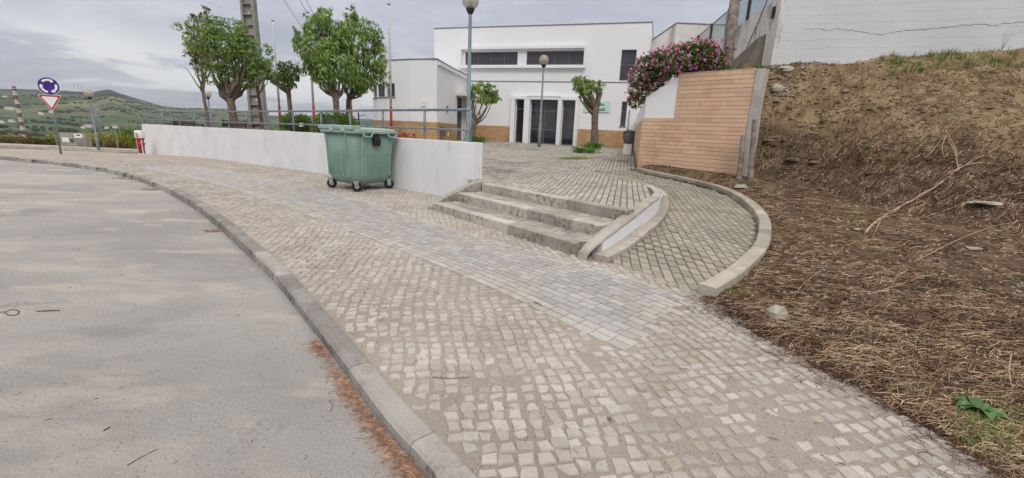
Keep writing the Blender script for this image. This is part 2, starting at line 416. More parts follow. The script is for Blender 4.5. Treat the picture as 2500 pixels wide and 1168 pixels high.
# tan ceramic cladding, long courses
def cladding(name, z0, course, c1, c2, lenw=.6, line=S(140, 104, 80), wdir=(.7071, -.7071)):
    g = G(name)
    sx = g.n.new('ShaderNodeSeparateXYZ'); g.link(g.geo.outputs['Position'], sx.inputs[0])
    zq = g.math('DIVIDE', g.math('SUBTRACT', sx.outputs[2], z0), course)
    fz = g.math('FRACT', zq); row = g.math('FLOOR', zq)
    u = g.math('ADD', g.math('MULTIPLY', sx.outputs[0], wdir[0]), g.math('MULTIPLY', sx.outputs[1], wdir[1]))
    uq = g.math('ADD', g.math('DIVIDE', u, lenw), g.math('MULTIPLY', row, .37))
    fu = g.math('FRACT', uq); cid = g.math('ADD', g.math('MULTIPLY', g.math('FLOOR', uq), 7.31), g.math('MULTIPLY', row, 3.17))
    wn = g.n.new('ShaderNodeTexWhiteNoise'); wn.noise_dimensions = '1D'; g.link(cid, wn.inputs['W'])
    col = g.mix(g.ramp(g.noise(1.4, 5), .35, .68), c1, c2)
    col = g.tone(col, wn.outputs['Value'], .9, 1.07)
    col = g.mix(g.ramp(g.noise(2.2, 7, .7, stretch=(1, 1, .35)), .56, .74, 0, .4), col, S(186, 148, 116, .9))
    hl = g.ramp(fz, .10, .05); vl = g.math('MULTIPLY', g.ramp(fu, .012, .004), .45)
    col = g.mix(g.math('MAXIMUM', hl, vl), col, line)
    col = g.tone(col, g.noise(60, 3), .93, 1.06)
    g.bump(g.math('MULTIPLY', hl, -1.), .01, .8); return g.done(col, .7, .3)
MT['tile'] = cladding('tan_cladding', 2.16 - 1.4, .1, S(222, 188, 160, .92), S(214, 178, 150, .9))
MT['plinthtile'] = cladding('ochre_plinth_tile', 1.1, .105, S(206, 170, 128, .85), S(190, 152, 112, .82), .3, S(140, 108, 80), (.955, -.296))
MT['concrete'] = plaster('raw_concrete', S(186, 182, 174), S(158, 154, 146), .6, 1.2, (1.5, .3, .55, .75, .5))
MT['greyrender'] = plaster('grey_render', S(150, 142, 132), S(118, 112, 104), .5, 1.6, (2., .3, .5, .7, .5))
MT['timber'] = simple('weathered_timber', S(168, 158, 148, .85), S(126, 116, 108, .85), .9, 9, .1, bump=.6, bscale=40)
MT['steel'] = simple('galvanised_paint', S(140, 152, 158, .8), S(118, 130, 138, .8), .45, 5, .5, .2)
MT['lamppole'] = simple('lamp_pole_paint', S(150, 164, 172, .9), S(128, 142, 150, .9), .45, 4, .5, .1)
MT['dark'] = simple('dark_metal', S(52, 50, 54), S(40, 38, 42), .5, 6, .4)
MT['frame'] = simple('anthracite_frame', S(98, 97, 104), S(86, 85, 92), .4, 6, .4)
MT['trim'] = simple('grey_flashing', S(128, 124, 126), S(104, 100, 104), .5)
g = G('dark_glass'); MT['glass'] = g.done(g.mix(g.ramp(g.noise(.7, 3), .4, .65), S(40, 38, 46), S(66, 62, 68)), .06, .6)
g = G('grille_glass')
sx = g.n.new('ShaderNodeSeparateXYZ'); g.link(g.geo.outputs['Position'], sx.inputs[0])
hh = g.ramp(g.math('FRACT', g.math('MULTIPLY', sx.outputs[2], 11.)), .2, .1)
ww = g.ramp(g.math('FRACT', g.math('MULTIPLY', sx.outputs[0], 11.)), .2, .1)
MT['grilleglass'] = g.done(g.mix(g.math('MULTIPLY', g.math('MAXIMUM', hh, ww), .5), S(58, 54, 62), S(104, 100, 106)), .25, .5)
g = G('fence_glass'); g.b.inputs['Alpha'].default_value = .42; MT['fenceglass'] = g.done(S(110, 150, 142), .1, .5)
g = G('globe_glass'); g.b.inputs['Alpha'].default_value = .62
MT['globe'] = g.done(g.mix(g.ramp(g.noise(6, 4), .4, .7), S(190, 182, 164), S(158, 146, 128)), .25, .5)
MT['bulb'] = simple('lamp_insert', S(232, 226, 208), None, .4)
# bin
g = G('green_plastic')
col = g.mix(g.ramp(g.noise(1.6, 6, .6), .35, .68), S(134, 162, 149, .9), S(118, 148, 135, .88))
col = g.mix(g.ramp(g.noise(3., 8, .7, stretch=(1, 1, .12)), .56, .7, 0, .4), col, S(160, 186, 172))
col = g.mix(g.ramp(g.noise(9, 6, .7), .62, .75, 0, .35), col, S(84, 96, 84))
MT['green'] = g.done(g.tone(col, g.noise(90, 3), .93, 1.06), .5, .4)
MT['greenlid'] = simple('pale_green_plastic', S(156, 176, 166), S(140, 160, 150), .5, 3, .4)
MT['greenlight'] = simple('faded_green_plastic', S(166, 190, 180), S(146, 174, 162), .5, 4, .4)
MT['dribble'] = simple('dried_dribble', S(176, 198, 186), None, .7)
MT['black'] = simple('black_plastic', S(38, 34, 36), S(28, 26, 28), .5, 8, .4)
MT['rubber'] = simple('tyre_rubber', S(50, 48, 50), S(36, 34, 36), .8, 8, .2)
MT['zinc'] = simple('zinc_metal', S(176, 174, 168), S(132, 128, 122), .45, 10, .5, .4)
MT['red'] = simple('red_paint', S(178, 44, 48), S(160, 36, 42), .5, 5, .4)
MT['whitepaint'] = simple('white_paint', (.78, .77, .77), (.7, .69, .69), .5, 5, .4)
MT['polered'] = simple('faded_red_paint', S(166, 60, 60), S(140, 48, 50), .6)
MT['purple'] = simple('blue_sign_face', S(66, 44, 128), S(58, 38, 116), .45)
MT['signback'] = simple('sign_back_metal', S(150, 150, 152), S(124, 124, 128), .5, 5, .4, .3)
MT['brownwood'] = simple('brown_bench_wood', S(96, 70, 62), S(76, 54, 50), .7, 8)
MT['grey'] = simple('grey_letter', S(120, 120, 124), None, .6)
MT['inkblack'] = simple('letter_ink', S(24, 22, 28), None, .5)
g = G('signboard_glass'); MT['teal'] = g.done(S(196, 222, 216), .2, .5)
MT['polecon'] = simple('pole_concrete', S(156, 152, 144), S(136, 132, 124), .9, 3, .2, bump=.4)
MT['cabinet'] = simple('cabinet_concrete', S(160, 156, 138), S(142, 138, 122), .9, 3, .2)
MT['cabgreen'] = simple('cabinet_hatch', S(78, 104, 92), None, .6)
# vegetation
def leafmat(name, a, b, c_=None, tr=.35, isl=.42):
    g = G(name)
    col = g.mix(g.ramp(g.noise(1.3, 3), .38, .64), a, b)
    if c_: col = g.mix(g.ramp(g.island(), .76, .9, 0, .8), col, c_)
    col = g.tone(col, g.island(), 1 - isl, 1 + isl)
    g.done(col, .5, .35)
    t = g.n.new('ShaderNodeBsdfTranslucent'); g.link(col, t.inputs['Color'])
    mx = g.n.new('ShaderNodeMixShader'); mx.inputs[0].default_value = tr
    g.link(g.b.outputs[0], mx.inputs[1]); g.link(t.outputs[0], mx.inputs[2]); g.link(mx.outputs[0], g.n['Material Output'].inputs[0])
    return g.m
MT['leaf'] = leafmat('green_leaf', S(122, 150, 74, 1.2), S(92, 124, 58, 1.15), S(156, 172, 98, 1.15))
MT['leafrust'] = leafmat('rusty_leaf', S(128, 128, 66), S(92, 112, 56), S(158, 118, 66))
MT['leafdark'] = leafmat('olive_leaf', S(96, 116, 52, 1.05), S(66, 90, 42, 1.05), S(128, 134, 66))
MT['hedge'] = leafmat('hedge_leaf', S(108, 142, 54), S(76, 110, 42), S(140, 166, 74))
MT['gerleaf'] = leafmat('geranium_leaf', S(124, 146, 78, 1.1), S(92, 116, 60, 1.1), S(150, 160, 96, 1.1))
MT['pink'] = leafmat('pink_blossom', S(226, 152, 198, 1.05), S(206, 118, 172, 1.05), S(236, 184, 214, 1.05), .3, .2)
MT['redfl'] = leafmat('red_blossom', S(190, 50, 60), S(160, 40, 50), None, .2)
MT['weed'] = leafmat('weed_leaf', S(104, 146, 66), S(76, 118, 50), S(130, 164, 84))
MT['broad'] = leafmat('broad_weed_leaf', S(98, 134, 82, .9), S(74, 110, 62, .85), None, .2, .25)
MT['grass'] = leafmat('grass_blade', S(120, 146, 70), S(92, 122, 54), S(168, 162, 100))
MT['yellowbush'] = leafmat('yellow_green_shrub', S(172, 172, 62), S(128, 142, 54), S(196, 190, 84))
MT['brownbush'] = leafmat('dry_shrub', S(122, 100, 66), S(92, 92, 52), S(140, 120, 80))
MT['darkbush'] = leafmat('dark_shrub', S(72, 84, 60, .7), S(58, 68, 52, .7), None)
MT['bark'] = simple('grey_brown_bark', S(136, 122, 110, .9), S(98, 86, 78, .9), .95, 12, .1, bump=.8, bscale=50)
MT['barkpale'] = simple('pale_bark', S(146, 132, 122, .85), S(112, 98, 90, .85), .95, 12, .1, bump=.6, bscale=50)
MT['needle'] = simple('pine_needles', S(200, 160, 136, .95), S(150, 116, 98, .85), .9, 20, .1, isl=.35)
MT['twig'] = simple('dry_twigs', S(184, 160, 132, .85), S(136, 108, 88, .75), .95, 3, .1, isl=.75)
MT['twigdark'] = simple('dark_twigs', S(126, 94, 76, .62), S(90, 68, 58, .52), .95, 3, .1, isl=.4)
MT['straw'] = simple('pale_straw', S(190, 172, 142, .8), S(160, 140, 112, .75), .95, 3, .1, isl=.3)
g = G('dead_leaf')
col = g.mix(g.ramp(g.island(), .3, .5), S(150, 110, 84, .8), S(186, 166, 138, .85)); col = g.mix(g.ramp(g.island(), .8, .84), col, S(96, 76, 64, .7)); MT['deadleaf'] = g.done(col, .8, .2)
MT['branch'] = simple('pale_branch_bark', S(198, 182, 160, .85), S(150, 122, 96, .8), .9, 14, .15, bump=.7, bscale=60)
MT['rock'] = simple('pale_rock', S(198, 190, 172, .78), S(166, 158, 138, .74), .9, 6, .2, bump=.8, bscale=30)
MT['rockdark'] = simple('shale_rock', S(150, 138, 114, .6), S(112, 102, 84, .55), .9, 5, .2, bump=.8, bscale=30)
# dirt
g = G('dirt')
sx = g.n.new('ShaderNodeSeparateXYZ'); g.link(g.geo.outputs['Position'], sx.inputs[0])
hgt = g.math('ADD', sx.outputs[2], g.math('MULTIPLY', g.math('SUBTRACT', g.noise(.9, 5), .5), 2.6))
tan = g.mix(g.ramp(g.noise(2.4, 7, .65), .38, .64), S(186, 162, 128, .9), S(150, 128, 100, .84))
brown = g.mix(g.ramp(g.noise(1.8, 7, .7), .36, .62), S(144, 122, 100, .84), S(106, 88, 72, .74))
brown = g.mix(g.ramp(g.noise(.7, 3), .52, .66, 0, .65), brown, S(146, 130, 84, .75))
col = g.mix(g.ramp(hgt, 1.2, 2.3), brown, tan)
col = g.mix(g.ramp(g.noise(11, 7, .75, stretch=(1, 1, 3)), .52, .68, 0, .8), col, S(76, 60, 48, .6))
col = g.tone(col, g.noise(70, 5, .8), .5, 1.5)
g.bump(g.noise(9, 8, .7, stretch=(1, 1, 2.2)), .08, .9); g.bump(g.noise(60, 5, .7), .015, .9)
MT['dirt'] = g.done(col, .95, .1)
# countryside
g = G('farmland')
vec = g.geo.outputs['Position']
mp = g.n.new('ShaderNodeMapping'); mp.inputs['Scale'].default_value = (.0055, .0017, 0); mp.inputs['Rotation'].default_value = (0, 0, .35); g.link(vec, mp.inputs[0])
dn = g.n.new('ShaderNodeVectorMath'); dn.operation = 'ADD'
nn = g.n.new('ShaderNodeTexNoise'); nn.inputs['Scale'].default_value = .7; nn.inputs['Detail'].default_value = 3; g.link(mp.outputs[0], nn.inputs['Vector'])
sc_ = g.n.new('ShaderNodeVectorMath'); sc_.operation = 'SCALE'; sc_.inputs[3].default_value = .9; g.link(nn.outputs['Color'], sc_.inputs[0])
g.link(mp.outputs[0], dn.inputs[0]); g.link(sc_.outputs[0], dn.inputs[1])
vr = g.n.new('ShaderNodeTexVoronoi'); vr.inputs['Scale'].default_value = 1.; g.link(dn.outputs[0], vr.inputs['Vector'])
cr = g.n.new('ShaderNodeValToRGB'); cr.color_ramp.interpolation = 'CONSTANT'
sr = g.n.new('ShaderNodeSeparateColor'); g.link(vr.outputs['Color'], sr.inputs[0]); g.link(sr.outputs[0], cr.inputs[0])
els = cr.color_ramp.elements
cols = [S(98, 114, 84, .62), S(110, 126, 88, .66), S(90, 106, 80, .6), S(150, 148, 108, .62), S(104, 120, 86, .62), S(94, 110, 82, .6), S(126, 132, 96, .64), S(100, 122, 84, .62)]
els[0].position = 0; els[0].color = (*cols[0], 1); els[1].position = .14; els[1].color = (*cols[1], 1)
for i, q in enumerate(cols[2:]):
    e = els.new([.3, .44, .52, .66, .8, .88][i]); e.color = (*q, 1)
col = cr.outputs[0]
vb = g.n.new('ShaderNodeTexVoronoi'); vb.feature = 'DISTANCE_TO_EDGE'; g.link(dn.outputs[0], vb.inputs['Vector'])
col = g.mix(g.ramp(vb.outputs['Distance'], .06, .025, 0, .85), col, S(70, 82, 68, .55))
col = g.mix(g.ramp(g.noise(.012, 8, .75, stretch=(1, .35, 1)), .55, .63), col, S(66, 78, 66, .55))
sz = g.n.new('ShaderNodeSeparateXYZ'); g.link(vec, sz.inputs[0])
hz = g.math('ADD', sz.outputs[2], g.math('MULTIPLY', g.noise(.003, 5), 60.))
col = g.mix(g.ramp(hz, 105, 135), col, S(70, 80, 76, .55))
col = g.tone(col, g.noise(.05, 6, .7), .8, 1.2)
MT['farm'] = g.done(col, .95, .1)
MT['roofred'] = simple('faded_clay_roof', S(184, 164, 152, .9), S(164, 140, 126, .9), .8)

def text_mesh(txt, size, mat, name, parent, mat4, extrude=.002, label=None):
    cu = bpy.data.curves.new(name, 'FONT'); cu.body = txt; cu.size = size; cu.extrude = extrude; cu.offset = size * .02; cu.align_x = 'LEFT'
    tmp = bpy.data.objects.new(name, cu); COL.objects.link(tmp)
    bpy.context.view_layer.update()
    me = bpy.data.meshes.new_from_object(tmp.evaluated_get(bpy.context.evaluated_depsgraph_get()))
    bpy.data.objects.remove(tmp); me.name = name
    me.transform(mat4); me.materials.clear(); me.materials.append(mat)
    r = parent
    while r.parent: r = r.parent
    me.transform(Matrix.Translation(-Vector(r.location)))
    ob = bpy.data.objects.new(name, me); COL.objects.link(ob); ob.parent = parent
    if label: ob['label'] = label
    return ob

# ================================================================== SETTING: ground sheets
def lines(a, b, fn):
    out = [a]
    while out[-1] < b: out.append(out[-1] + fn(out[-1]))
    return out
def sheet(name, xs, ys, zf, mask, mat, label, smooth=True, kind='structure'):
    mb = MB(); idx = {}
    nx, ny = len(xs), len(ys)
    def vid(i, j):
        k = (i, j)
        if k not in idx:
            idx[k] = len(mb.v); mb.v.append((xs[i], ys[j], zf(xs[i], ys[j])))
        return idx[k]
    for j in range(ny - 1):
        for i in range(nx - 1):
            if mask is None or mask((xs[i] + xs[i + 1]) / 2, (ys[j] + ys[j + 1]) / 2):
                mb.f.append((vid(i, j), vid(i + 1, j), vid(i + 1, j + 1), vid(i, j + 1))); mb.mi.append(0)
    return mb.build(name, mat, smooth=smooth, kind=kind, label=label, origin=(0, 0, 0))

# road kerb (inner top edge), near to far
KERB = [(.55, .55), (.12, 1.25), (-.12, 1.66), (-.58, 2.2), (-1.08, 2.84), (-1.5, 3.36), (-2.3, 4.35), (-3.3, 5.47), (-4.6, 6.85), (-6.15, 8.38), (-8.5, 10.45),
        (-11.6, 12.75), (-14.6, 14.2), (-17.6, 15.35), (-21, 16.3)]
kpath = resample(smooth_path([(x, y, 0) for x, y in KERB], 10), .1)
kxy = [(p.x, p.y) for p in kpath]
def kx(Y):      # kerb X at given Y
    for a, b in zip(kxy, kxy[1:]):
        if a[1] <= Y <= b[1]: return a[0] + (b[0] - a[0]) * (Y - a[1]) / (b[1] - a[1] + 1e-9)
    return kxy[0][0] + (kxy[0][1] - Y) * .6 if Y < kxy[0][1] else None
def right_of_kerb(x, y):
    q = kx(y)
    if q is not None: return x > q
    return True
WPOSTS = [(1146, 267, 348), (1022, 268.5, 340.5), (924, 269, 333), (839, 270, 329), (768, 271, 325), (706, 271, 321), (651, 271, 316.5),
          (597, 271, 314.6), (551, 271, 311), (510, 271, 309.5), (466, 271, 307.5), (427, 271, 306), (387, 271, 304.5), (348, 271, 303)]
# post positions every 1.75 m on the curved wall (metres)
WL = [(-.86, 9.26), (-1.06, 9.4), (-2.2, 10.33), (-3.5, 11.5), (-4.78, 12.72), (-6.08, 13.85), (-7.5, 15.0), (-8.9, 16.05), (-10.35, 17.2), (-11.75, 18.3), (-13.1, 19.3),
      (-14.55, 20.35), (-15.95, 21.25), (-17.45, 22.2), (-19.06, 23.2), (-19.5, 23.5)]
wline = smooth_path([(x, y, 0) for x, y in WL], 6)
wxy = [(p.x, p.y) for p in wline]
def behind_wall(x, y):     # on the plaza side
    if x > -.6: return False
    for a, b in zip(wxy, wxy[1:]):
        if b[0] <= x <= a[0]: return y > a[1] + (b[1] - a[1]) * (a[0] - x) / (a[0] - b[0] + 1e-9)
    return False
# dirt edge / outer kerb as X(Y)
EDGE = [(-2, 2.9), (.3, 2.62), (1.8, 2.38), (2.28, 2.28), (3.06, 2.03), (3.9, 1.86), (4.2, 1.88), (4.9, 2.58), (5.6, 3.14), (6.3, 3.56), (7.2, 4.02), (8.2, 4.36), (9.2, 4.52), (10., 4.48), (11., 4.08),
        (11.9, 3.42), (12.6, 3.2)]
def edgeX(Y): return interp(Y, EDGE)
STRIP_N = [(1.5, 2.25), (.85, 2.89), (.52, 3.26), (-.18, 4.09), (-1.24, 5.18), (-2.84, 6.66), (-5.45, 8.95), (-8.3, 11.2), (-11.5, 13.4)]
STRIP_F = [(2.02, 3.62), (1.74, 3.98), (1.17, 4.79), (0, 5.79), (-1.26, 6.98), (-3.74, 9.4), (-6.2, 11.5), (-8.6, 13.3), (-11., 15.0)]
strip_poly = [p for p in STRIP_N[1:]] + STRIP_F[1:][::-1]
# steps
U2 = Vector((.652, -.758)); N2 = Vector((.758, .652))
S0 = Vector((-1.50, 8.12))                       # left front foot of the steps
STEP_L = 3.62
step_poly = [tuple(S0 + U2 * a + N2 * b) for a, b in ((-.05, -.02), (STEP_L + .45, -.02), (STEP_L + .4, 1.6), (-.05, 1.6))]

def sand_z(x, y):
    h = walk(x, y) - .0068 - .0035 * sm(3.4, 5., y) + (.009 - .0045 * sm(3.2, 5., y)) * fbm(x, y, 1.1, 3) + .006 * nz(x, y, 3, 8.) + .0018 * (1 - sm(2.2, 3.8, y))
    if inpoly(x, y, strip_poly): h = min(h, walk(x, y) + .0035 * fbm(x, y, 1.4, 3) + .0022 * nz(x, y, 7, 9.) - .0016)
    if y > 16: h = walk(x, y)
    return h
xs = lines(-24, 3.2, lambda x: .035 if x > -2.2 else .06 if x > -3 else (.12 if x > -8 else .3))
ys = lines(-1.5, 34, lambda y: .035 if y < 4.4 else .05 if y < 5 else (.12 if y < 10 else .4))
def far_m(x, y): return (y < 25.2 - .02 * x * 0) 
def sand_mask(x, y):
    if y > 24.6 + (x + 21) * .12: return False
    if not right_of_kerb(x + .07, y): return False
    if x > edgeX(y) + .5 and y < 4.4: return False
    if y > 4.3 and x > 2.2 - (y - 4.3) * .55 + .4: return False
    if behind_wall(x, y - .35): return False
    if x > -.9 and y > 9.2: return False
    return True
sheet('pavement', xs, ys, sand_z, sand_mask, MT['sand'], 'sandy pavement bed')
# road sheet, also base ground under everything near
xs = lines(-75, 22, lambda x: .5 if x > -20 else 3)
ys = lines(-8, 36, lambda y: .4)
def rz2(x, y): return roadz(x, y) - (.06 if (x > edgeX(y) + 1.2 or (y > 4.6 and right_of_kerb(x - .6, y))) and y < 24.5 else 0)
sheet('road', xs, ys, rz2, None, MT['asphalt'], 'worn grey asphalt road')

# kerb stones
mb = MB()
kp = resample(kpath, .05); per = 20
i0 = 0; k = 0
while i0 < len(kp) - 2:
    n = random.choice([17, 19, 20, 20, 21]) if k else 14
    i1 = min(len(kp) - 1, i0 + n); seg = kp[i0:i1:3] + [kp[i1]]
    if len(seg) < 2: break
    seg = [q.copy() for q in seg]
    if len(seg) >= 2:
        d0 = (seg[1] - seg[0]).normalized() * .004; seg[0] += d0 * .9; seg[-1] -= (seg[-1] - seg[-2]).normalized() * .004
    jz = random.uniform(-.003, .003)
    # travel goes near->far: left side of travel is the road
    b = .018
    def sect(o0, o1, zt0, zt1): pass
    vs = []
    for q_i, p in enumerate(seg):
        t = (seg[min(len(seg) - 1, q_i + 1)] - seg[max(0, q_i - 1)]).normalized(); r = Vector((t.y, -t.x, 0))
        zt = walk(p.x, p.y) + .008 + jz + .003 * nz(p.x, p.y, 0, 5); w = -.132
        ch = .018 + .016 * max(0, nz(p.x, p.y, 9, 3.1))
        zb = zt - .3
        for o, z in ((0, zb), (0, zt - .004), (-.012, zt), (w + ch, zt), (w, zt - ch), (w - .012, zb)):
            q = p + r * o; vs.append((q.x, q.y, z))
    m6 = 6; fs = []
    for a in range(len(seg) - 1):
        for s_ in range(m6): l = (s_ + 1) % m6; fs.append((a * m6 + s_, a * m6 + l, (a + 1) * m6 + l, (a + 1) * m6 + s_))
    fs.append(tuple(range(m6 - 1, -1, -1))); fs.append(tuple((len(seg) - 1) * m6 + s_ for s_ in range(m6)))
    mb.add(vs, fs)
    i0 = i1; k += 1
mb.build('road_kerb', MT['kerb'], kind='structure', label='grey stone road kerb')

# cobbles
def stone_quad(mb, cx_, cy_, ax, hx, hy, z, jit=.008, tilt=.02, bev=.009, m=0, drop=.02):
    ca, sa = math.cos(ax), math.sin(ax); tx, ty = random.uniform(-tilt, tilt), random.uniform(-tilt, tilt)
    top = []; low = []
    for sx_, sy_ in ((-1, -1), (1, -1), (1, 1), (-1, 1)):
        u = sx_ * hx + random.uniform(-jit, jit); v = sy_ * hy + random.uniform(-jit, jit)
        iu, iv = u - sx_ * bev, v - sy_ * bev
        top.append((cx_ + iu * ca - iv * sa, cy_ + iu * sa + iv * ca, z + iu * tx + iv * ty))
        low.append((cx_ + u * ca - v * sa, cy_ + u * sa + v * ca, z - drop))
    mb.add(low + top, [(4, 5, 6, 7), (0, 1, 5, 4), (1, 2, 6, 5), (2, 3, 7, 6), (3, 0, 4, 7)], m)
mb = MB()
random.seed(11)
pitch = .088
ang0 = .16
for i in range(-370, 140):
    for j in range(-50, 370):
        gx, gy = i * pitch, j * pitch * .96
        x = gx * math.cos(ang0) - gy * math.sin(ang0); y = gx * math.sin(ang0) + gy * math.cos(ang0)
        if y < .6 or y > 17 or x < -16 or x > 3.0: continue
        wx = .16 * nz(x, y, 1, .55) + .03 * nz(x, y, 5, 3); wy = .16 * nz(x, y, 2, .55) + .03 * nz(x, y, 6, 3)
        x += wx; y += wy
        q = kx(y)
        if q is None or x < q + .045: continue
        if x > edgeX(y) + .25: continue
        if y > 4.2 and x > 1.9 - (y - 4.2) * .72 and x > -1.0: continue
        if inpoly(x, y, strip_poly) or inpoly(x, y, step_poly): continue
        if behind_wall(x, y - .05) or (x > -1.3 and y > 8.4): continue
        if y > 8 and abs(x) > 16: continue
        hs = pitch * .5 - .002
        z = walk(x, y) + random.uniform(-.006, .004) + .001
        a = ang0 + .3 * nz(x, y, 1, .4) + random.uniform(-.1, .1)
        stone_quad(mb, x + random.uniform(-.006, .006), y + random.uniform(-.006, .006), a, hs * random.uniform(.8, 1.07), hs * random.uniform(.8, 1.07), z, .012)
mb.build('cobblestone_paving', MT['cobble'], kind='structure', label='white limestone cobbles of the pavement')

# blue paver strip: courses that follow the curve
mb = MB(); mb2 = MB()
nN = resample(smooth_path([(x, y, 0) for x, y in STRIP_N], 8), .05); nF = resample(smooth_path([(x, y, 0) for x, y in STRIP_F], 8), .05)
def at_frac(P, t):
    k = t * (len(P) - 1); i = min(len(P) - 2, int(k)); return P[i].lerp(P[i + 1], k - i)
ROWS = 15; random.seed(3)
total = sum((a - b).length for a, b in zip(nN, nN[1:]))
for r in range(ROWS):
    f0 = (r + .5) / ROWS
    t = random.uniform(0, .2) / total; L_ = .17
    while t < 1 - L_ / total:
        tm = t + L_ / 2 / total
        a = at_frac(nN, tm).lerp(at_frac(nF, tm), f0); b = at_frac(nN, min(1, tm + .004)).lerp(at_frac(nF, min(1, tm + .004)), f0)
        d = b - a; wv = at_frac(nF, tm) - at_frac(nN, tm); w = abs(wv.x * d.y - wv.y * d.x) / max(d.length, 1e-6) / ROWS
        # keep off the diagonal front corner
        if a.y > .9 and (a.y > 16.5) is False and (a.x - 1.95) * .5 + (a.y - 3.0) * -.0 < .25 and not (a.x + .55 * a.y < 0 and False):
            edge = r in (0, 1, ROWS - 1)
            inside = inpoly(a.x, a.y, strip_poly)
            if inside:
                (mb2 if edge else mb)
                stone_quad(mb2 if edge else mb, a.x, a.y, math.atan2(d.y, d.x), L_ / 2 - .0025, w / 2 - .0025, walk(a.x, a.y) + .002 + random.uniform(-.001, .001), .002, .004, .003)
        t += L_ / total
mb.build('blue_paver_strip', MT['bluepaver'], kind='structure', label='blue grey paver strip')
mb2.build('pale_paver_border', MT['palepaver'], kind='structure', label='pale border rows of the paver strip')

# ---------------- plaza
TA = Vector((3.52, 12.8)); TB = Vector((5.44, 10.88)); TR = Vector((6.17, 23.72))
cent = [(2.08, 7.0), (2.57, 8.2), (2.80, 9.4), (2.66, 10.45), (2.2, 11.25)]   # inner edge of the curved rim kerb
rim_c = smooth_path([(x, y, 0) for x, y in [(1.78, 6.42)] + cent + [(1.6, 11.75)]], 8)
FD = Vector((math.cos(R(-17.2)), math.sin(R(-17.2)))); FP = Vector((1.957, 25.0))
plaza_poly = [(-.95, 9.15)] + [(1.70, 6.24)] + [(p.x, p.y) for p in rim_c[:-1]] + [(3.3, 12.9), tuple(TA), tuple(TR), tuple(FP + FD * 4.2), tuple(FP - FD * 5.1), (-3.8, 21), (-6.4, 22.2), (-20, 30), (-19.4, 23.6)] + wxy[::-1][3:-1]
xs = lines(-20, 7, lambda x: .25); ys = lines(5.8, 30, lambda y: .25)
def inner(x, y): return inpoly(x, y, plaza_poly)
# base bed under the pavers (polygon fan by strips)
ramp_poly = [(1.02, 5.42), (1.87, 4.2), (2.58, 4.9), (3.14, 5.6), (3.56, 6.3), (4.02, 7.2), (4.36, 8.2), (4.52, 9.2), (4.48, 10), (4.08, 11), (3.42, 11.9), (3.52, 12.8), (2.7, 13.2), (2.2, 12.0), (2.6, 11.2), (2.95, 10.3), (3.02, 9.3), (2.86, 8.3), (2.3, 6.9), (1.5, 5.8)]
def plz(x, y):
    z = plaza(x, y)
    return z
def rz(x, y):
    w = sm(10.8, 12.6, y)
    return rampz(x, y) * (1 - w) + plaza(x, y) * w
mb = MB()
ysb = lines(6.2, 34, lambda y: .12 if y < 13 else .5)
def poly_sheet(name, poly, zf, off, mat, step, label):
    # clip grid rows to the polygon edges
    mb = MB()
    y0 = min(p[1] for p in poly); y1 = max(p[1] for p in poly); n = max(2, int((y1 - y0) / step)); 
    ysx = [y0 + (y1 - y0) * i / n for i in range(n + 1)]
    def spans(y):
        X = []
        m = len(poly)
        for i in range(m):
            (xa, ya), (xb, yb) = poly[i], poly[(i + 1) % m]
            if (ya > y) != (yb > y): X.append(xa + (xb - xa) * (y - ya) / (yb - ya))
        X.sort(); return X
    for a, b in zip(ysx, ysx[1:]):
        sa, sb = spans(a + 1e-4), spans(b - 1e-4)
        if len(sa) != len(sb): 
            s_ = spans((a + b) / 2); sa = sb = s_
        for q in range(0, len(sa) - 1, 2):
            m = max(1, int((sa[q + 1] - sa[q]) / (step * 3)))
            for w in range(m):
                def P(s_, y, t): x = s_[q] + (s_[q + 1] - s_[q]) * t; return (x, y, zf(x, y) + off)
                mb.add([P(sa, a, w / m), P(sa, a, (w + 1) / m), P(sb, b, (w + 1) / m), P(sb, b, w / m)], [(0, 1, 2, 3)])
    return mb.build(name, mat, kind='structure', label=label, origin=(0, 0, 0))
poly_sheet('plaza', plaza_poly, plz, -.012, MT['joint'], .1, 'plaza bed with dark joints')
poly_sheet('ramp', ramp_poly, rz, -.012, MT['jointpale'], .08, 'sandy ramp bed')
def bricks(poly, zf, ang, L_, W_, gap, mat, name, label, seed, maxy=99, excl=None, tl=.006, jz=.002):
    random.seed(seed); mb = MB()
    ca, sa = math.cos(ang), math.sin(ang)
    us = [p[0] * ca + p[1] * sa for p in poly]; vs_ = [-p[0] * sa + p[1] * ca for p in poly]
    v = min(vs_); r = 0
    while v < max(vs_):
        u = min(us) - (r % 2) * L_ / 2 + random.uniform(-.01, .01)
        while u < max(us):
            x = u * ca - v * sa; y = u * sa + v * ca
            if y < maxy and inpoly(x, y, poly) and not (excl and excl(x, y)):
                stone_quad(mb, x, y, ang + random.uniform(-.012, .012), L_ / 2 - gap * .5, W_ / 2 - gap * 1.4, zf(x, y) + random.uniform(-jz, jz), .002, tl, .004)
            u += L_
        v += W_; r += 1
    return mb.build(name, mat, kind='structure', label=label)
DIR = math.atan2(10.92, 2.65)
vis_poly = [(-.85, 9.2), (1.70, 6.3)] + [(p.x, p.y) for p in rim_c[:-1]] + [(3.2, 12.6), (3.5, 12.85), tuple(TR), tuple(FP + FD * 4.0), tuple(FP - FD * 5.0), (-3.8, 21), (-5.2, 21.4), (-4.4, 14), (-2.6, 11.4)]
bricks(vis_poly, plz, DIR, .205, .105, .0045, MT['greypaver'], 'plaza_paving', 'grey block paving of the plaza', 21)
bricks(ramp_poly, rz, DIR + .06, .205, .108, .003, MT['ramppaver'], 'ramp_paving', 'mossy block paving of the curved ramp', 22,
       excl=lambda x, y: inpoly(x, y, vis_poly))

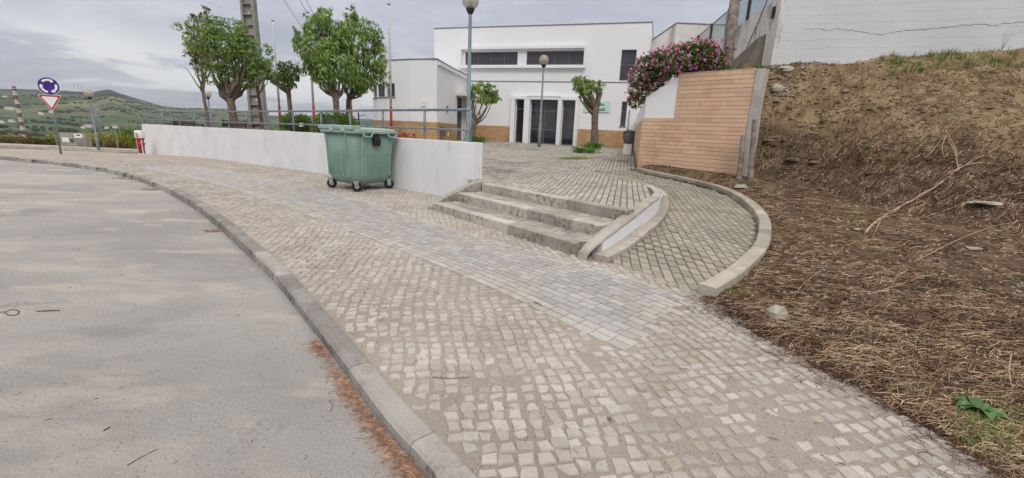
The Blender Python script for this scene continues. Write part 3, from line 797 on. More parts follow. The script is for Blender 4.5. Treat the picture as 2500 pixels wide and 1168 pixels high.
# ---------------- dirt ground and bank
WO = Vector((6.45, 12.0)); WD = Vector((.9455, -.3256)); WN = Vector((-.3256, -.9455))
def dfoot(a): return interp(a, [(-.6, 1.35), (.3, 1.7), (1., 2.2), (1.6, 3.4), (2.6, 4.9), (4, 5.6), (8, 6.2)])
def bank(x, y, detail=True):
    q = Vector((x, y)) - WO; a = q.dot(WD); d = q.dot(WN)
    e = x - edgeX(y)
    lowz = (walk(x, y) if y < 4.2 else rampz(x, y) + .04 * sm(4.2, 6, y)) + .035 * max(0, min(e, 4)) + .14 * sm(9, 11, y) * sm(.1, .7, e)
    lowz += -.02 * (1 - sm(-.15, .25, e + .12 * nz(x, y, 4, 3.)))
    zw = 3.55 + .067 * max(a, -.5)
    t = min(1, max(0, d / dfoot(a)))
    gsh = (1 - t) ** 1.35
    gsh *= sm(5.42, 5.72, x + .0 * y)
    z = lowz + (zw - lowz) * gsh
    if detail:
        s_ = min(1, gsh * 4) if t < 1 else 0
        amp = .012 + .11 * s_ * (1 - .7 * sm(.88, 1, gsh))
        if e < .5: amp *= max(.25, e / .5)
        z += amp * (fbm(x, y, 1.3, 6, z * 1.5)) + .045 * s_ * (abs(nz(x, y, z, 5.5)) - .2) + .02 * s_ * nz(x, y, z, 11.)
        # strata ledges low near the planter
        z += .05 * s_ * (1 - sm(1.5, 3.2, a)) * math.sin(z * 24 + 4 * nz(x, y, 0, .9))
    return z
xs = lines(1.6, 16, lambda x: .045 if x < 7.5 else .09); ys = lines(-1.2, 12.6, lambda y: .045 if y > 1 else .08)
def dirt_mask(x, y):
    if y < 4.15: 
        if x < edgeX(y) - .12: return False
    elif x < edgeX(y) + (.06 if y < 9.5 else -.02): return False
    if x < 5.62 and x + y > 16.38: return False
    q = Vector((x, y)) - WO
    if q.dot(WN) < -.15: return False
    return True
sheet('dirt_bank', xs, ys, bank, dirt_mask, MT['dirt'], 'bare earth slope with dark debris')

# ================================================================== STEPS, CHEEK WALL, KERBS OF THE RAMP
def steps():
    g0 = walk(0, 6.5)
    c0 = S0 + U2 * 1.8 + N2 * .7
    root = thing('stone_steps', 'three weathered stone steps rising from the pavement to the plaza', 'steps', (c0.x, c0.y, .1))
    random.seed(5)
    tops = [.285, .445, .61]; starts = [0, .53, 1.08]; ends = [3.55, 3.52, 3.5]; lefts = [0, .03, .06]
    for k in range(3):
        mb = MB()
        u = lefts[k]; o = starts[k]
        while u < ends[k] - .05:
            l = min(random.choice([.95, 1.05, 1.15]), ends[k] - u)
            if ends[k] - u - l < .3: l = ends[k] - u
            fr = (tuple(S0 + N2 * o), tuple(U2))
            i0 = len(mb.v)
            w = .17; b = .014; z0 = .0; z1 = tops[k] + random.uniform(-.003, .003)
            n = 8
            for q in range(n + 1):
                uu = u + .003 + (l - .006) * q / n
                for oo, z in ((0, z0), (0, z1 - b * (1 + .9 * abs(nz(uu, k, 3, 4)))), (-b * (1 + .9 * abs(nz(uu, k, 8, 4))), z1), (-w, z1 - .002), (-w, z0)):
                    P = S0 + N2 * (o - oo) + U2 * uu
                    mb.v.append((P.x, P.y, z))
            for q in range(n):
                for s_ in range(5):
                    a = i0 + q * 5 + s_; bb = i0 + q * 5 + (s_ + 1) % 5
                    mb.f.append((a, bb, bb + 5, a + 5)); mb.mi.append(0)
            mb.f.append(tuple(i0 + s_ for s_ in range(4, -1, -1))); mb.mi.append(0)
            mb.f.append(tuple(i0 + n * 5 + s_ for s_ in range(5))); mb.mi.append(0)
            u += l
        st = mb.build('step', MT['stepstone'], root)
        if k < 2:      # paved tread behind the stone nosing
            tb = MB()
            fr = (tuple(S0 + N2 * (o + .17)), tuple(U2))
            tb.fbox(fr, lefts[k], ends[k], -.39, .0, 0, tops[k] - .012, 0)
            random.seed(40 + k)
            v = .045
            while v < .36:
                u = .02 + random.uniform(0, .1)
                while u < ends[k] - .1:
                    P = S0 + N2 * (o + .17 + v) + U2 * (u + .1)
                    stone_quad(tb, P.x, P.y, math.atan2(U2.y, U2.x), .098, .042, tops[k] - .004 + random.uniform(-.002, .002), .002, .01, .004, 1)
                    u += .205
                v += .095
            tb.build('tread_paving', [MT['joint'], MT['greypaver']], st)
    # left sloping border stone against the white wall
    mb = MB()
    a = S0 + U2 * -.14 - N2 * .03; b = S0 + U2 * -.14 + N2 * .98
    P = []
    for pt, zt in ((a, .2), (a + N2 * .14, .30), (b, .63), (b + N2 * .14, .63)):
        P.append((pt, zt))
    vs = []
    for pt, zt in P:
        q = pt + U2 * .15
        vs += [(pt.x, pt.y, 0), (q.x, q.y, 0), (q.x, q.y, zt), (pt.x, pt.y, zt)]
    fs = [(0, 1, 2, 3), (15, 14, 13, 12)]
    for i in range(3):
        for s_ in range(4): fs.append((i * 4 + s_, i * 4 + 4 + s_, i * 4 + 4 + (s_ + 1) % 4, i * 4 + (s_ + 1) % 4))
    mb.add(vs, fs); mb.build('sloped_edging', MT['stepstone'], root, bevel=.012)
    # right cheek: curved thick white wall with a rough rounded coping, sinking to the pavement
    C = smooth_path([(.86, 5.30, 0), (1.14, 5.62, 0), (1.6, 6.22, 0), (2.02, 6.85, 0), (2.36, 7.5, 0), (2.62, 8.2, 0)], 8)
    C = resample(C, .06)
    n = len(C); mb = MB(); cp = MB()
    def ztop(i):
        t = i / (n - 1)
        return interp(t, [(0, .20), (.03, .27), (.1, .36), (.3, .50), (.5, .62), (.62, .665), (1, .64)])
    mb.strip(C[5:], -.03, .118, lambda i, p: 0, lambda i, p: ztop(i + 5) - .03)
    mb.build('cheek_wall', MT['wallwhite'], root)
    prof = [(-.06, -.25), (-.058, -.02), (-.04, .004), (.0, .014), (.07, .012), (.115, .002), (.128, -.015), (.126, -.035)]
    vs = []; m = len(prof)
    for i, p in enumerate(C):
        t = (C[min(n - 1, i + 1)] - C[max(0, i - 1)]).normalized(); r = Vector((t.y, -t.x, 0)); z = ztop(i)
        sc = interp(i / n, [(0, .75), (.08, 1), (.6, 1), (1, .8)])
        for o, dz in prof:
            q = p + r * (o * sc) + Vector((0, 0, z + dz + .012 * nz(p.x * 2, p.y * 2, o * 9, 3.))); q.x += .006 * nz(p.x, p.y, o, 9)
            if o < -.1 and dz < -.05: q.z = min(q.z, .0)
            vs.append(q)
    fs = [(i * m + s_, i * m + s_ + 1, (i + 1) * m + s_ + 1, (i + 1) * m + s_) for i in range(n - 1) for s_ in range(m - 1)]
    # blunt rounded nose
    i0 = len(vs)
    for o, dz in prof: vs.append(C[0] + Vector((C[0] - C[1])).normalized() * .05 * (1 - abs(o) / .3) + Vector((0, 0, 0)) + Vector(((C[1] - C[0]).normalized().y, -(C[1] - C[0]).normalized().x, 0)) * (o * .75) + Vector((0, 0, -.05)))
    fs += [(i0 + s_, i0 + s_ + 1, s_ + 1, s_) for s_ in range(m - 1)]
    cp.add(vs, fs); cp.build('coping', MT['cheek'], root, smooth=True)
steps()

def kerb_stones(path, w, zf, zdrop, slen, mat, name, label, b=.012, left=True):
    mb = MB(); P = resample(path, .05); i = 0
    while i < len(P) - 2:
        n = int(slen / .05 * random.uniform(.85, 1.1)); j = min(len(P) - 1, i + n)
        if len(P) - 1 - j < 6: j = len(P) - 1
        seg = [q.copy() for q in P[i:j + 1:2]]
        if seg[-1] != P[j]: seg.append(P[j].copy())
        seg[0] += (seg[1] - seg[0]).normalized() * .003; seg[-1] -= (seg[-1] - seg[-2]).normalized() * .003
        vs = []; dz = random.uniform(-.004, .004)
        for q_i, p in enumerate(seg):
            t = (seg[min(len(seg) - 1, q_i + 1)] - seg[max(0, q_i - 1)]).normalized(); r = Vector((t.y, -t.x, 0)) * (1 if left else -1)
            z = zf(p.x, p.y) + dz; ch = b * (1 + .8 * max(0, nz(p.x, p.y, 3, 4)))
            for o, zz_ in ((0, z - zdrop), (0, z - ch), (ch, z), (w - ch, z), (w, z - ch), (w, z - zdrop)):
                q = p + r * o; vs.append((q.x, q.y, zz_))
        fs = []
        for a in range(len(seg) - 1):
            for s_ in range(6): l = (s_ + 1) % 6; fs.append((a * 6 + s_, a * 6 + l, (a + 1) * 6 + l, (a + 1) * 6 + s_))
        fs.append(tuple(range(5, -1, -1))); fs.append(tuple((len(seg) - 1) * 6 + s_ for s_ in range(6)))
        mb.add(vs, fs); i = j
    return mb.build(name, mat, kind='structure', label=label)
random.seed(9)
# low kerb at the foot of the cheek wall, on the ramp side
inn = smooth_path([(1.03, 5.3, 0), (1.30, 5.62, 0), (1.76, 6.22, 0), (2.18, 6.92, 0), (2.56, 7.75, 0), (2.82, 8.6, 0), (2.92, 9.3, 0)], 8)
kerb_stones(inn, .17, lambda x, y: rampz(x, y) + .07 + .04 * sm(7, 8.5, y), .3, 1.0, MT['rampkerb'], 'inner_ramp_kerb', 'pale kerb stones at the foot of the cheek wall')
# flush rim kerb round the plaza
rimp = smooth_path([(2.42, 7.75, 0), (2.64, 8.35, 0), (2.82, 9.3, 0), (2.68, 10.35, 0), (2.25, 11.15, 0), (1.7, 11.65, 0), (.9, 12.1, 0)], 8)
kerb_stones(rimp, .16, lambda x, y: plaza(x, y) + .012, .3, 1.0, MT['rampkerb'], 'plaza_rim_kerb', 'curved rim kerb of the plaza')
# outer kerb between ramp and dirt
out = smooth_path([(1.86, 4.17, 0), (2.08, 4.4, 0), (2.58, 4.93, 0), (3.14, 5.62, 0), (3.56, 6.3, 0), (4.02, 7.2, 0), (4.36, 8.2, 0), (4.52, 9.2, 0), (4.46, 10.1, 0), (4.08, 11, 0), (3.5, 11.85, 0), (3.3, 12.3, 0)], 8)
kerb_stones(out, .17, lambda x, y: rampz(x, y) + .11, .35, 1.05, MT['rampkerb'], 'outer_ramp_kerb', 'lichened kerb stones between ramp and dirt')
# far kerbs beyond the pavement
def far_kerb(pxs, name, label, h=.12):
    pts = [hit(px, py, walk) for px, py in pxs]
    kerb_stones(smooth_path([(p.x, p.y, 0) for p in pts], 6), .3, lambda x, y: walk(x, y) + h, .4, 1.2, MT['cheek'], name, label)
pts = [(-34, 22.6, 0), (-28, 23.6, 0), (-22, 24.6, 0), (-18.5, 25.2, 0)]
kerb_stones(smooth_path(pts, 6), .25, lambda x, y: walk(x, y) + .1, .4, 1.2, MT['cheek'], 'far_pavement_kerb', 'kerb at the far edge of the pavement')
poly_sheet('far_pavement', [(-60, 24), (-34, 26.5), (-22, 27.8), (-14, 29), (-14, 31.2), (-24, 31.4), (-60, 30)], walk, .09, MT['sand'], .5, 'pale far pavement across the side street')
kerb_stones(smooth_path([(-60, 24, 0), (-34, 26.5, 0), (-22, 27.8, 0), (-14, 29, 0)], 4), .2, lambda x, y: walk(x, y) + .12, .4, 1.2, MT['cheek'], 'side_street_kerb', 'white kerb of the far pavement', left=True)

# ================================================================== WHITE LOW WALL + RAILING
def wall_top(x, y): return interp(y, [(9, 1.375), (12, 1.36), (16, 1.32), (20, 1.27), (23.5, 1.235)])
wp = resample(wline, .3)
mb = MB(); mb.strip(wp, -.0, .28, lambda i, p: -1.0, lambda i, p: wall_top(p.x, p.y))
# travel near->far, right side is the plaza side
mb.build('low_wall', MT['wallwhite'], label='long curved white plastered low wall carrying the grey railing', cat='wall', bevel=.008)
def railing(name, label, posts, zr, z0, rr, root_at, mids=(.41,), grp=None, bend=None):
    root = thing(name, label, 'railing', root_at, grp)
    for (x, y) in posts:
        mb = MB(); mb.tube([(x, y, z0(x, y)), (x, y, zr(x, y))], rr * .95, 10); mb.build('post', MT['steel'], root, True)
    path = resample(smooth_path([(x, y, 0) for x, y in posts], 6), .35)
    if (path[-1] - Vector((*posts[-1], 0))).length > .02: path.append(Vector((*posts[-1], 0)))
    mb = MB(); mb.tube([(p.x, p.y, zr(p.x, p.y)) for p in path], rr, 10); mb.build('top_rail', MT['steel'], root, True)
    for m_ in mids:
        mb = MB(); mb.tube([(p.x, p.y, zr(p.x, p.y) - m_) for p in path], rr * .8, 10); mb.build('mid_rail', MT['steel'], root, True)
    return root
rp = []
for (x, y) in WL[1:-1]:
    i = min(range(len(wxy)), key=lambda k_: (wxy[k_][0] - x) ** 2 + (wxy[k_][1] - y) ** 2)
    rp.append((x + .09, y + .1))
rz_ = lambda x, y: wall_top(x, y) + .655
railing('railing', 'grey tubular railing standing on the white low wall', rp + [(-19.5, 23.75)], rz_, lambda x, y: wall_top(x, y) - .02, .03, (-1, 9.5, 1.37))
bp_ = [(-19.2, 24.6), (-17.9, 25.3), (-16.4, 26.0), (-15.0, 26.9), (-13.6, 27.8), (-12.0, 28.6), (-10.6, 29.4), (-9.4, 30.2)]
railing('railing', 'second grey railing at the back edge of the terrace behind the benches', bp_, lambda x, y: 1.93, lambda x, y: .7, .028, (-15, 27, .8))

# ================================================================== GENERIC STREET THINGS
def globe_lamp(label, x, y, z0, h, r=.175, group='globe street lamps', poleR=.045, base=True):
    root = thing('street_lamp', label, 'street lamp', (x, y, z0), group)
    mb = MB()
    mb.lathe((x, y, z0), [(poleR * 1.55, 0), (poleR * 1.55, .95), (poleR * 1.4, 1.0), (poleR, 1.06), (poleR * .8, h - r * 1.55), (poleR * .8, h - r * 1.3)], 14)
    if base: mb.lathe((x, y, z0), [(.13, 0), (.13, .012), (.02, .014)], 14)
    mb.build('pole', MT['lamppole'], root, True)
    mb = MB(); zc = z0 + h
    mb.lathe((x, y, zc), [(poleR * .9, -r * 1.5), (r * .4, -r * 1.2), (r * .52, -r * .95), (r * .45, -r * .7), (.02, -r * .68)], 14); mb.build('collar', MT['dark'], root, True)
    mb = MB(); mb.lathe((x, y, zc), [(r * .38 + .001, -r * .92)] + [(r * math.cos(a), r * math.sin(a)) for a in [R(q) for q in range(-66, 90, 12)]] + [(.004, r)], 24); mb.build('globe', MT['globe'], root, True)
    mb = MB(); mb.lathe((x, y, zc), [(.02, -r * .6), (r * .22, -r * .5), (r * .26, r * .1), (r * .1, r * .35), (.01, r * .4)], 10); mb.build('bulb', MT['bulb'], root, True)
    return root
globe_lamp('tall grey globe lamp rising behind the right end of the white low wall', -1.085, 10.15, .62, 3.63, .178)
globe_lamp('grey globe lamp in front of the building entrance', 1.02, 20.0, 1.03, 3.62, .21)
pA = hit(241, 365, walk)
YA = 27.0
gl = aty(217, 229, YA); globe_lamp('globe lamp beside the yield sign, on the far pavement', gl.x, YA, walk(0, YA), gl.z - walk(0, YA), .23)
gl = aty(507, 231, 26.2); globe_lamp('globe lamp half hidden behind the thin bare-limbed tree', gl.x, 26.2, .5, gl.z - .5, .19)
# signs
def sign_post():
    b = hit(146, 377, walk); Y = b.y
    k = Y / 19.0
    root = thing('road_sign', 'blue roundabout sign above a red and white yield triangle on one grey post', 'road sign', (b.x, b.y, walk(0, Y)))
    c1 = aty(118.5, 210.5, Y); c2 = aty(123.5, 247, Y)
    mb = MB(); mb.tube([(b.x, Y + .05, walk(0, Y) - .05), (c1.x, Y + .05, c1.z + .2)], .035, 10); mb.build('post', MT['steel'], root, True)
    r = 24.5 / FPX * Y * .84; az = R(22)       # facing a little to the right
    def plate(c_, shape, z, m, name, parent, hole=None):
        mb = MB(); ca, sa = math.cos(az), math.sin(az); n = len(shape)
        def T(u, o, w): return (c_.x + u * ca + o * sa, Y + u * sa - o * ca, c_.z + w)
        mb.add([T(u, z, w) for u, w in shape] + [T(u, z - .012, w) for u, w in shape], [tuple(range(n)), tuple(range(2 * n - 1, n - 1, -1))] + [(i, n + i, n + (i + 1) % n, (i + 1) % n) for i in range(n)])
        return mb.build(name, m, parent)
    circ = lambda rr, n=40: [(rr * math.cos(2 * math.pi * i / n), rr * math.sin(2 * math.pi * i / n)) for i in range(n)]
    disc = plate(c1, circ(r), .0, MT['whitepaint'], 'roundabout_plate', root)
    plate(c1, circ(r * .95), .004, MT['purple'], 'sign_face', disc)
    for k_ in range(3):     # three curved arrows
        a0 = R(100 - k_ * 120); ri, ro = r * .56, r * .78
        A = [(math.cos(a0 - t) , math.sin(a0 - t)) for t in [R(q) for q in range(-38, 40, 8)]]
        sh = [(ro * c_, ro * s_) for c_, s_ in A]
        at = a0 - R(58); rm = (ri + ro) / 2
        sh += [(math.cos(a0 - R(34)) * r * .88, math.sin(a0 - R(34)) * r * .88), (rm * math.cos(at), rm * math.sin(at)), (math.cos(a0 - R(34)) * r * .44, math.sin(a0 - R(34)) * r * .44)]
        sh += [(ri * c_, ri * s_) for c_, s_ in A[::-1]]
        plate(c1, sh[::-1], .008, MT['whitepaint'], 'arrow', disc)
    def tri(s_): return [(-s_, s_ * .62), (s_, s_ * .62), (s_ * .0 + .0, -s_ * 1.05)]
    def rtri(s_, rr=.05):
        P = tri(s_); out = []
        for i in range(3):
            a = Vector(P[i]); p = (Vector(P[i - 1]) - a).normalized(); n_ = (Vector(P[(i + 1) % 3]) - a).normalized()
            for t in (0, .5, 1): out.append(tuple(a + p * rr * (1 - t) + n_ * rr * t))
        return out[::-1]
    s_ = 28 / FPX * Y * .8
    t1 = plate(c2, rtri(s_), .0, MT['whitepaint'], 'yield_plate', root)
    plate(c2, rtri(s_ * .94), .004, MT['red'], 'red_border', t1); plate(c2, rtri(s_ * .70, .03), .008, MT['whitepaint'], 'white_field', t1)
sign_post()
def back_sign():
    Y = 30.; b = aty(252, 360, Y); a = aty(238, 262, Y); z0 = walk(0, Y)
    root = thing('road_sign', 'road sign seen edge on from behind beside the far globe lamp', 'road sign', (a.x, Y, z0))
    mb = MB(); mb.tube([(a.x, Y, z0), (a.x, Y, aty(238, 258, Y).z)], .035, 8); mb.build('post', MT['steel'], root, True)
    c_ = aty(238, 270, Y); r = .33
    mb = MB(); mb.lathe((c_.x, Y - .05, c_.z), [(r * .7, -.012), (r * .7, .012)], 24, 0, 'y'); mb.build('round_plate', MT['signback'], root)
    c_ = aty(239, 285, Y); mb = MB()
    mb.add([(c_.x - .25, Y - .06, c_.z + .22), (c_.x + .25, Y - .06, c_.z + .22), (c_.x, Y - .06, c_.z - .32), (c_.x - .25, Y - .04, c_.z + .22), (c_.x + .25, Y - .04, c_.z + .22), (c_.x, Y - .04, c_.z - .32)],
           [(0, 2, 1), (3, 4, 5), (0, 1, 4, 3), (1, 2, 5, 4), (2, 0, 3, 5)]); mb.build('triangle_plate', MT['signback'], root)
back_sign()
# hydrant
def hydrant():
    b = hit(349, 377, walk); x, y = b.x - .02, b.y; z0 = walk(0, y); s_ = 1.02
    hz_ = aty(344, 319, y).z - z0
    root = thing('fire_hydrant', 'red and white fire hydrant standing at the far end of the white low wall', 'hydrant', (x, y, z0))
    mb = MB(); h = hz_
    mb.lathe((x, y, z0), [(.17, 0), (.17, .03), (.15, .035)], 16, 1)
    mb.lathe((x, y, z0), [(.115, .03), (.11, h * .38), (.15, h * .42), (.15, h * .46), (.115, h * .47), (.125, h * .56), (.175, h * .66), (.19, h * .68)], 18, 0)
    mb.build('barrel', [MT['red'], MT['whitepaint']], root, True)
    mb = MB(); mb.lathe((x, y, z0), [(.192, h * .68), (.2, h * .7), (.2, h * .95), (.18, h * .99), (.05, h)], 20); cap = mb.build('cap', MT['whitepaint'], root, True)
    for s2 in (-1, 1):
        mb = MB(); mb.lathe((x + s2 * .15, y, z0 + h * .44), [(.05, -.04), (.05, .04), (.03, .045)], 10, 0, 'x'); mb.build('outlet', MT['red'], root)
        mb = MB(); mb.box(x + s2 * .115 - .006, x + s2 * .115 + .006, y - .12, y - .05, z0 + .03, z0 + h * .62); mb.build('white_stripe', MT['whitepaint'], root)
    text_mesh('S', .26, MT['grey'], 'letter', cap, Matrix.Translation((x - .02, y - .23, z0 + h * .735)) @ Matrix.Rotation(R(90), 4, 'X'), .004)
hydrant()
# meter cabinet
def cabinet():
    Y = 29.8; a = aty(143, 325, Y); b = aty(206, 330, Y); z0 = walk(0, Y) + .09; x0, x1 = a.x, b.x; zt = a.z
    root = thing('meter_cabinet', 'concrete utility cabinet with white hatches on the far pavement', 'cabinet', ((x0 + x1) / 2, Y, z0))
    mb = MB(); mb.box(x0, x1, Y, Y + .45, z0, zt); mb.build('body', MT['cabinet'], root, bevel=.02)
    w = x1 - x0; h = zt - z0
    def door(u0, u1, w0, w1, m, nm='hatch', d=.03):
        mb = MB(); mb.box(x0 + w * u0, x0 + w * u1, Y - d, Y + .01, z0 + h * w0, z0 + h * w1); return mb.build(nm, m, root, bevel=.01)
    door(.1, .37, .3, .66, MT['whitepaint']); door(.4, .56, .32, .58, MT['cabgreen']); door(.64, .92, .1, .5, MT['signback'])
    m1 = door(.62, .94, .66, 1.0, MT['whitepaint'], 'meter_box', .06)
    mb = MB(); mb.box(x0 + w * .72, x0 + w * .86, Y - .066, Y - .05, z0 + h * .84, z0 + h * .93); mb.build('meter_window', MT['black'], m1)
cabinet()
# wooden stakes
for i, (px, yt, yb, lab) in enumerate([(131, 310, 360, 'thin dark stake left of the concrete utility cabinet'), (281, 318, 362, 'thin dark stake between the far lamp and the hydrant')]):
    Y = 31.0; a = aty(px, yt, Y); mb = MB(); mb.tube([(a.x, Y, walk(0, Y)), (a.x, Y, a.z)], .045, 6)
    mb.build('stake', MT['timber'], label=lab, cat='stake', group='stakes along the far verge')

# ---- wheeled bin
def bin_():
    pL, pF, pR = hit(822, 459, walk), hit(872, 468, walk), hit(944, 461, walk)
    az = math.atan2(pR.y - pF.y, pR.x - pF.x) - R(0); a = az
    # local frame: x along the long right-hand face, y along the short left-hand face (away), origin at the near wheel
    ex = Vector((math.cos(a), math.sin(a))); ey = Vector((-ex.y, ex.x))
    Wd = .98; Dp = .86                      # wheel spacing on the two sides
    Wd = (pR - pF).length * 1.05; Dp = (pL - pF).length * 1.03
    O = pF; z0 = walk(0, O.y)
    cxy = O.xy + ex * Wd / 2 + ey * Dp / 2
    zt = aty(880, 309, cxy.y - .1).z - z0
    root = thing('wheeled_bin', 'large green plastic wheeled waste container parked against the white low wall', 'waste container', (cxy.x, cxy.y, z0))
    def place(mb, name, m, parent, smooth=False, bevel=0):
        mb.xf((O.x, O.y, z0), a); return mb.build(name, m, parent, smooth, bevel=bevel)
    ox, oy = .13, .10
    def ring(z, gx, gy, rr, n=7):
        x0, x1, y0, y1 = -gx, Wd + gx, -gy, Dp + gy; out = []
        for cx_, cy_, a0 in ((x1 - rr, y1 - rr, 0), (x0 + rr, y1 - rr, 90), (x0 + rr, y0 + rr, 180), (x1 - rr, y0 + rr, 270)):
            for k in range(n): t = R(a0 + 90 * k / (n - 1)); out.append((cx_ + rr * math.cos(t), cy_ + rr * math.sin(t), z))
        return out
    def loft(rings, m=0, closed=True):
        mb = MB(); n = len(rings[0]); vs = [p for r_ in rings for p in r_]
        fs = [(i * n + k, i * n + (k + 1) % n, (i + 1) * n + (k + 1) % n, (i + 1) * n + k) for i in range(len(rings) - 1) for k in range(n)]
        if closed: fs += [tuple(range(n - 1, -1, -1)), tuple((len(rings) - 1) * n + k for k in range(n))]
        mb.add(vs, fs, m); return mb
    zr = zt - .12                           # rim height
    mb = loft([ring(.15, -.06, -.04, .16), ring(.165, .0, .01, .18), ring(.23, .06, .055, .2), ring(.30, .09, .08, .18), ring(zr * .6, .12, .105, .15), ring(zr - .03, .155, .14, .13)])
    # moulded ribs
    def rib(mb, x, side, w=.035, d=.012):
        for zz0, zz1, g0, g1 in ((.33, zr * .6, .085, .12), (zr * .6, zr - .04, .12, .155)):
            if side == 'f': mb.add([(x - w, -g0 + .01, zz0), (x - w * .6, -g0 - d, zz0), (x + w * .6, -g0 - d, zz0), (x + w, -g0 + .01, zz0), (x - w, -g1 + .02, zz1), (x - w * .6, -g1 - d + .01, zz1), (x + w * .6, -g1 - d + .01, zz1), (x + w, -g1 + .02, zz1)],
                                   [(0, 1, 5, 4), (1, 2, 6, 5), (2, 3, 7, 6)])
    body = place(mb, 'body', MT['green'], root, True)
    for x, w in ((.18, .05), (Wd - .02, .03)):
        mb = MB(); rib(mb, x, 'f', w, .014); place(mb, 'rib', MT['green'], body)
    for y in (.12, Dp - .04):
        mb = MB(); mb.add([(-.09, y - .03, .33), (-.135, y - .015, .33), (-.135, y + .015, .33), (-.09, y + .03, .33), (-.145, y - .03, zr - .04), (-.185, y - .015, zr - .04), (-.185, y + .015, zr - .04), (-.145, y + .03, zr - .04)], [(0, 4, 5, 1), (1, 5, 6, 2), (2, 6, 7, 3)]); place(mb, 'rib', MT['green'], body)
    for x, ys_, z1_ in ((.06, -.118, zr - .1), ):
        pass
    mb = MB(); mb.tube([(-.165, .34, zr - .06), (-.158, .335, zr - .3), (-.15, .31, zr * .62), (-.135, .33, .5), (-.12, .30, .33)], .006, 6); place(mb, 'dribble', MT['dribble'], body)
    mb = MB(); mb.tube([(.08, -.152, zr - .05), (.083, -.145, zr - .3), (.07, -.128, zr * .6), (.06, -.105, .34)], .006, 6); place(mb, 'dribble', MT['dribble'], body)
    # rim flange
    mb = loft([ring(zr - .03, .175, .16, .13), ring(zr - .03, .21, .195, .14), ring(zr + .02, .215, .2, .14), ring(zr + .03, .20, .185, .13)])
    place(mb, 'rim', MT['greenlid'], root)
    # domed lid
    mb = loft([ring(zr + .028, .195, .18, .13), ring(zr + .06, .19, .175, .13), ring(zr + .085, .13, .12, .12), ring(zr + .10, -.1, -.1, .1)])
    lid = place(mb, 'lid', MT['greenlid'], root)
    mb = MB(); mb.bbox(-.225, .02, -.17, Dp + .17, zr + .035, zr + .125, .015); place(mb, 'lid_flap', MT['greenlid'], lid)
    for y in (.12, .52):
        mb = MB(); mb.bbox(-.245, -.02, y - .055, y + .055, zr + .0, zr + .132, .01); place(mb, 'hinge_bracket', MT['greenlight'], root)
    # two handles with openings on the front rim
    for x in (.18, Wd - .02):
        mb = MB(); y0 = -.225
        mb.box(x - .15, x + .15, y0, y0 + .045, zr + .0, zr + .03); mb.box(x - .11, x + .11, y0, y0 + .04, zr - .105, zr - .08)
        for s_ in (-1, 1):
            mb.add([(x + s_ * .15, y0, zr), (x + s_ * .12, y0, zr), (x + s_ * .08, y0, zr - .1), (x + s_ * .11, y0, zr - .1), (x + s_ * .15, y0 + .045, zr), (x + s_ * .12, y0 + .045, zr), (x + s_ * .08, y0 + .045, zr - .1), (x + s_ * .11, y0 + .045, zr - .1)],
                   [(0, 1, 2, 3), (7, 6, 5, 4), (0, 3, 7, 4), (1, 5, 6, 2), (0, 4, 5, 1), (3, 2, 6, 7)])
        place(mb, 'handle', MT['greenlight'], root)
    # black lock box
    mb = MB(); x = .45; mb.bbox(x - .09, x + .09, -.215, -.13, zr - .30, zr - .10, .015); lb = place(mb, 'lock_box', MT['black'], root)
    mb = MB(); mb.bbox(x - .06, x + .06, -.2, -.14, zr - .1, zr - .01, .01); place(mb, 'strap', MT['black'], lb)
    mb = MB(); mb.lathe((x + .02, -.22, zr - .2), [(.055, -.02), (.055, .02), (.04, .025)], 16, 0, 'y'); place(mb, 'knob', MT['rubber'], lb)
    # casters
    random.seed(2)
    for (x, y, sw) in ((.0, .0, -.75), (Wd - .0, .0, -.5), (.0, Dp, -1.0), (Wd, Dp, -.3)):
        wd = MB()
        prof = [(.055, -.028), (.095, -.03), (.112, -.021), (.115, 0), (.112, .021), (.095, .03), (.055, .028)]
        n0 = 0
        wd.lathe((0, 0, 0), prof, 22, 0, 'y')
        def orient(m_): return m_.xf((x + (.0 if x > .1 else -.03), y - (.04 if y < .1 else -.02), .115), sw)
        orient(wd); wheel = place(wd, 'wheel', MT['rubber'], root, True)
        hb = MB(); hb.lathe((0, 0, 0), [(.05, -.028), (.03, -.03), (.03, .03), (.05, .028)], 14, 0, 'y'); orient(hb); place(hb, 'hub', MT['zinc'], wheel)
        fk = MB()
        for s_ in (-1, 1):
            fk.add([(-.075, s_ * .034, .115), (.045, s_ * .034, .115), (.02, s_ * .034, -.015), (-.02, s_ * .034, -.02), (-.075, s_ * .04, .115), (.045, s_ * .04, .115), (.02, s_ * .04, -.015), (-.02, s_ * .04, -.02)],
                   [(0, 1, 2, 3), (7, 6, 5, 4), (0, 4, 5, 1), (1, 5, 6, 2), (2, 6, 7, 3), (3, 7, 4, 0)])
        fk.box(-.08, .055, -.045, .045, .108, .122); orient(fk); place(fk, 'fork', MT['zinc'], root)
    mb = MB(); mb.tube([(.1, -.03, .2), (.3, -.05, .14), (.5, .0, .09)], .01, 6); place(mb, 'brake_rod', MT['zinc'], root)
bin_()

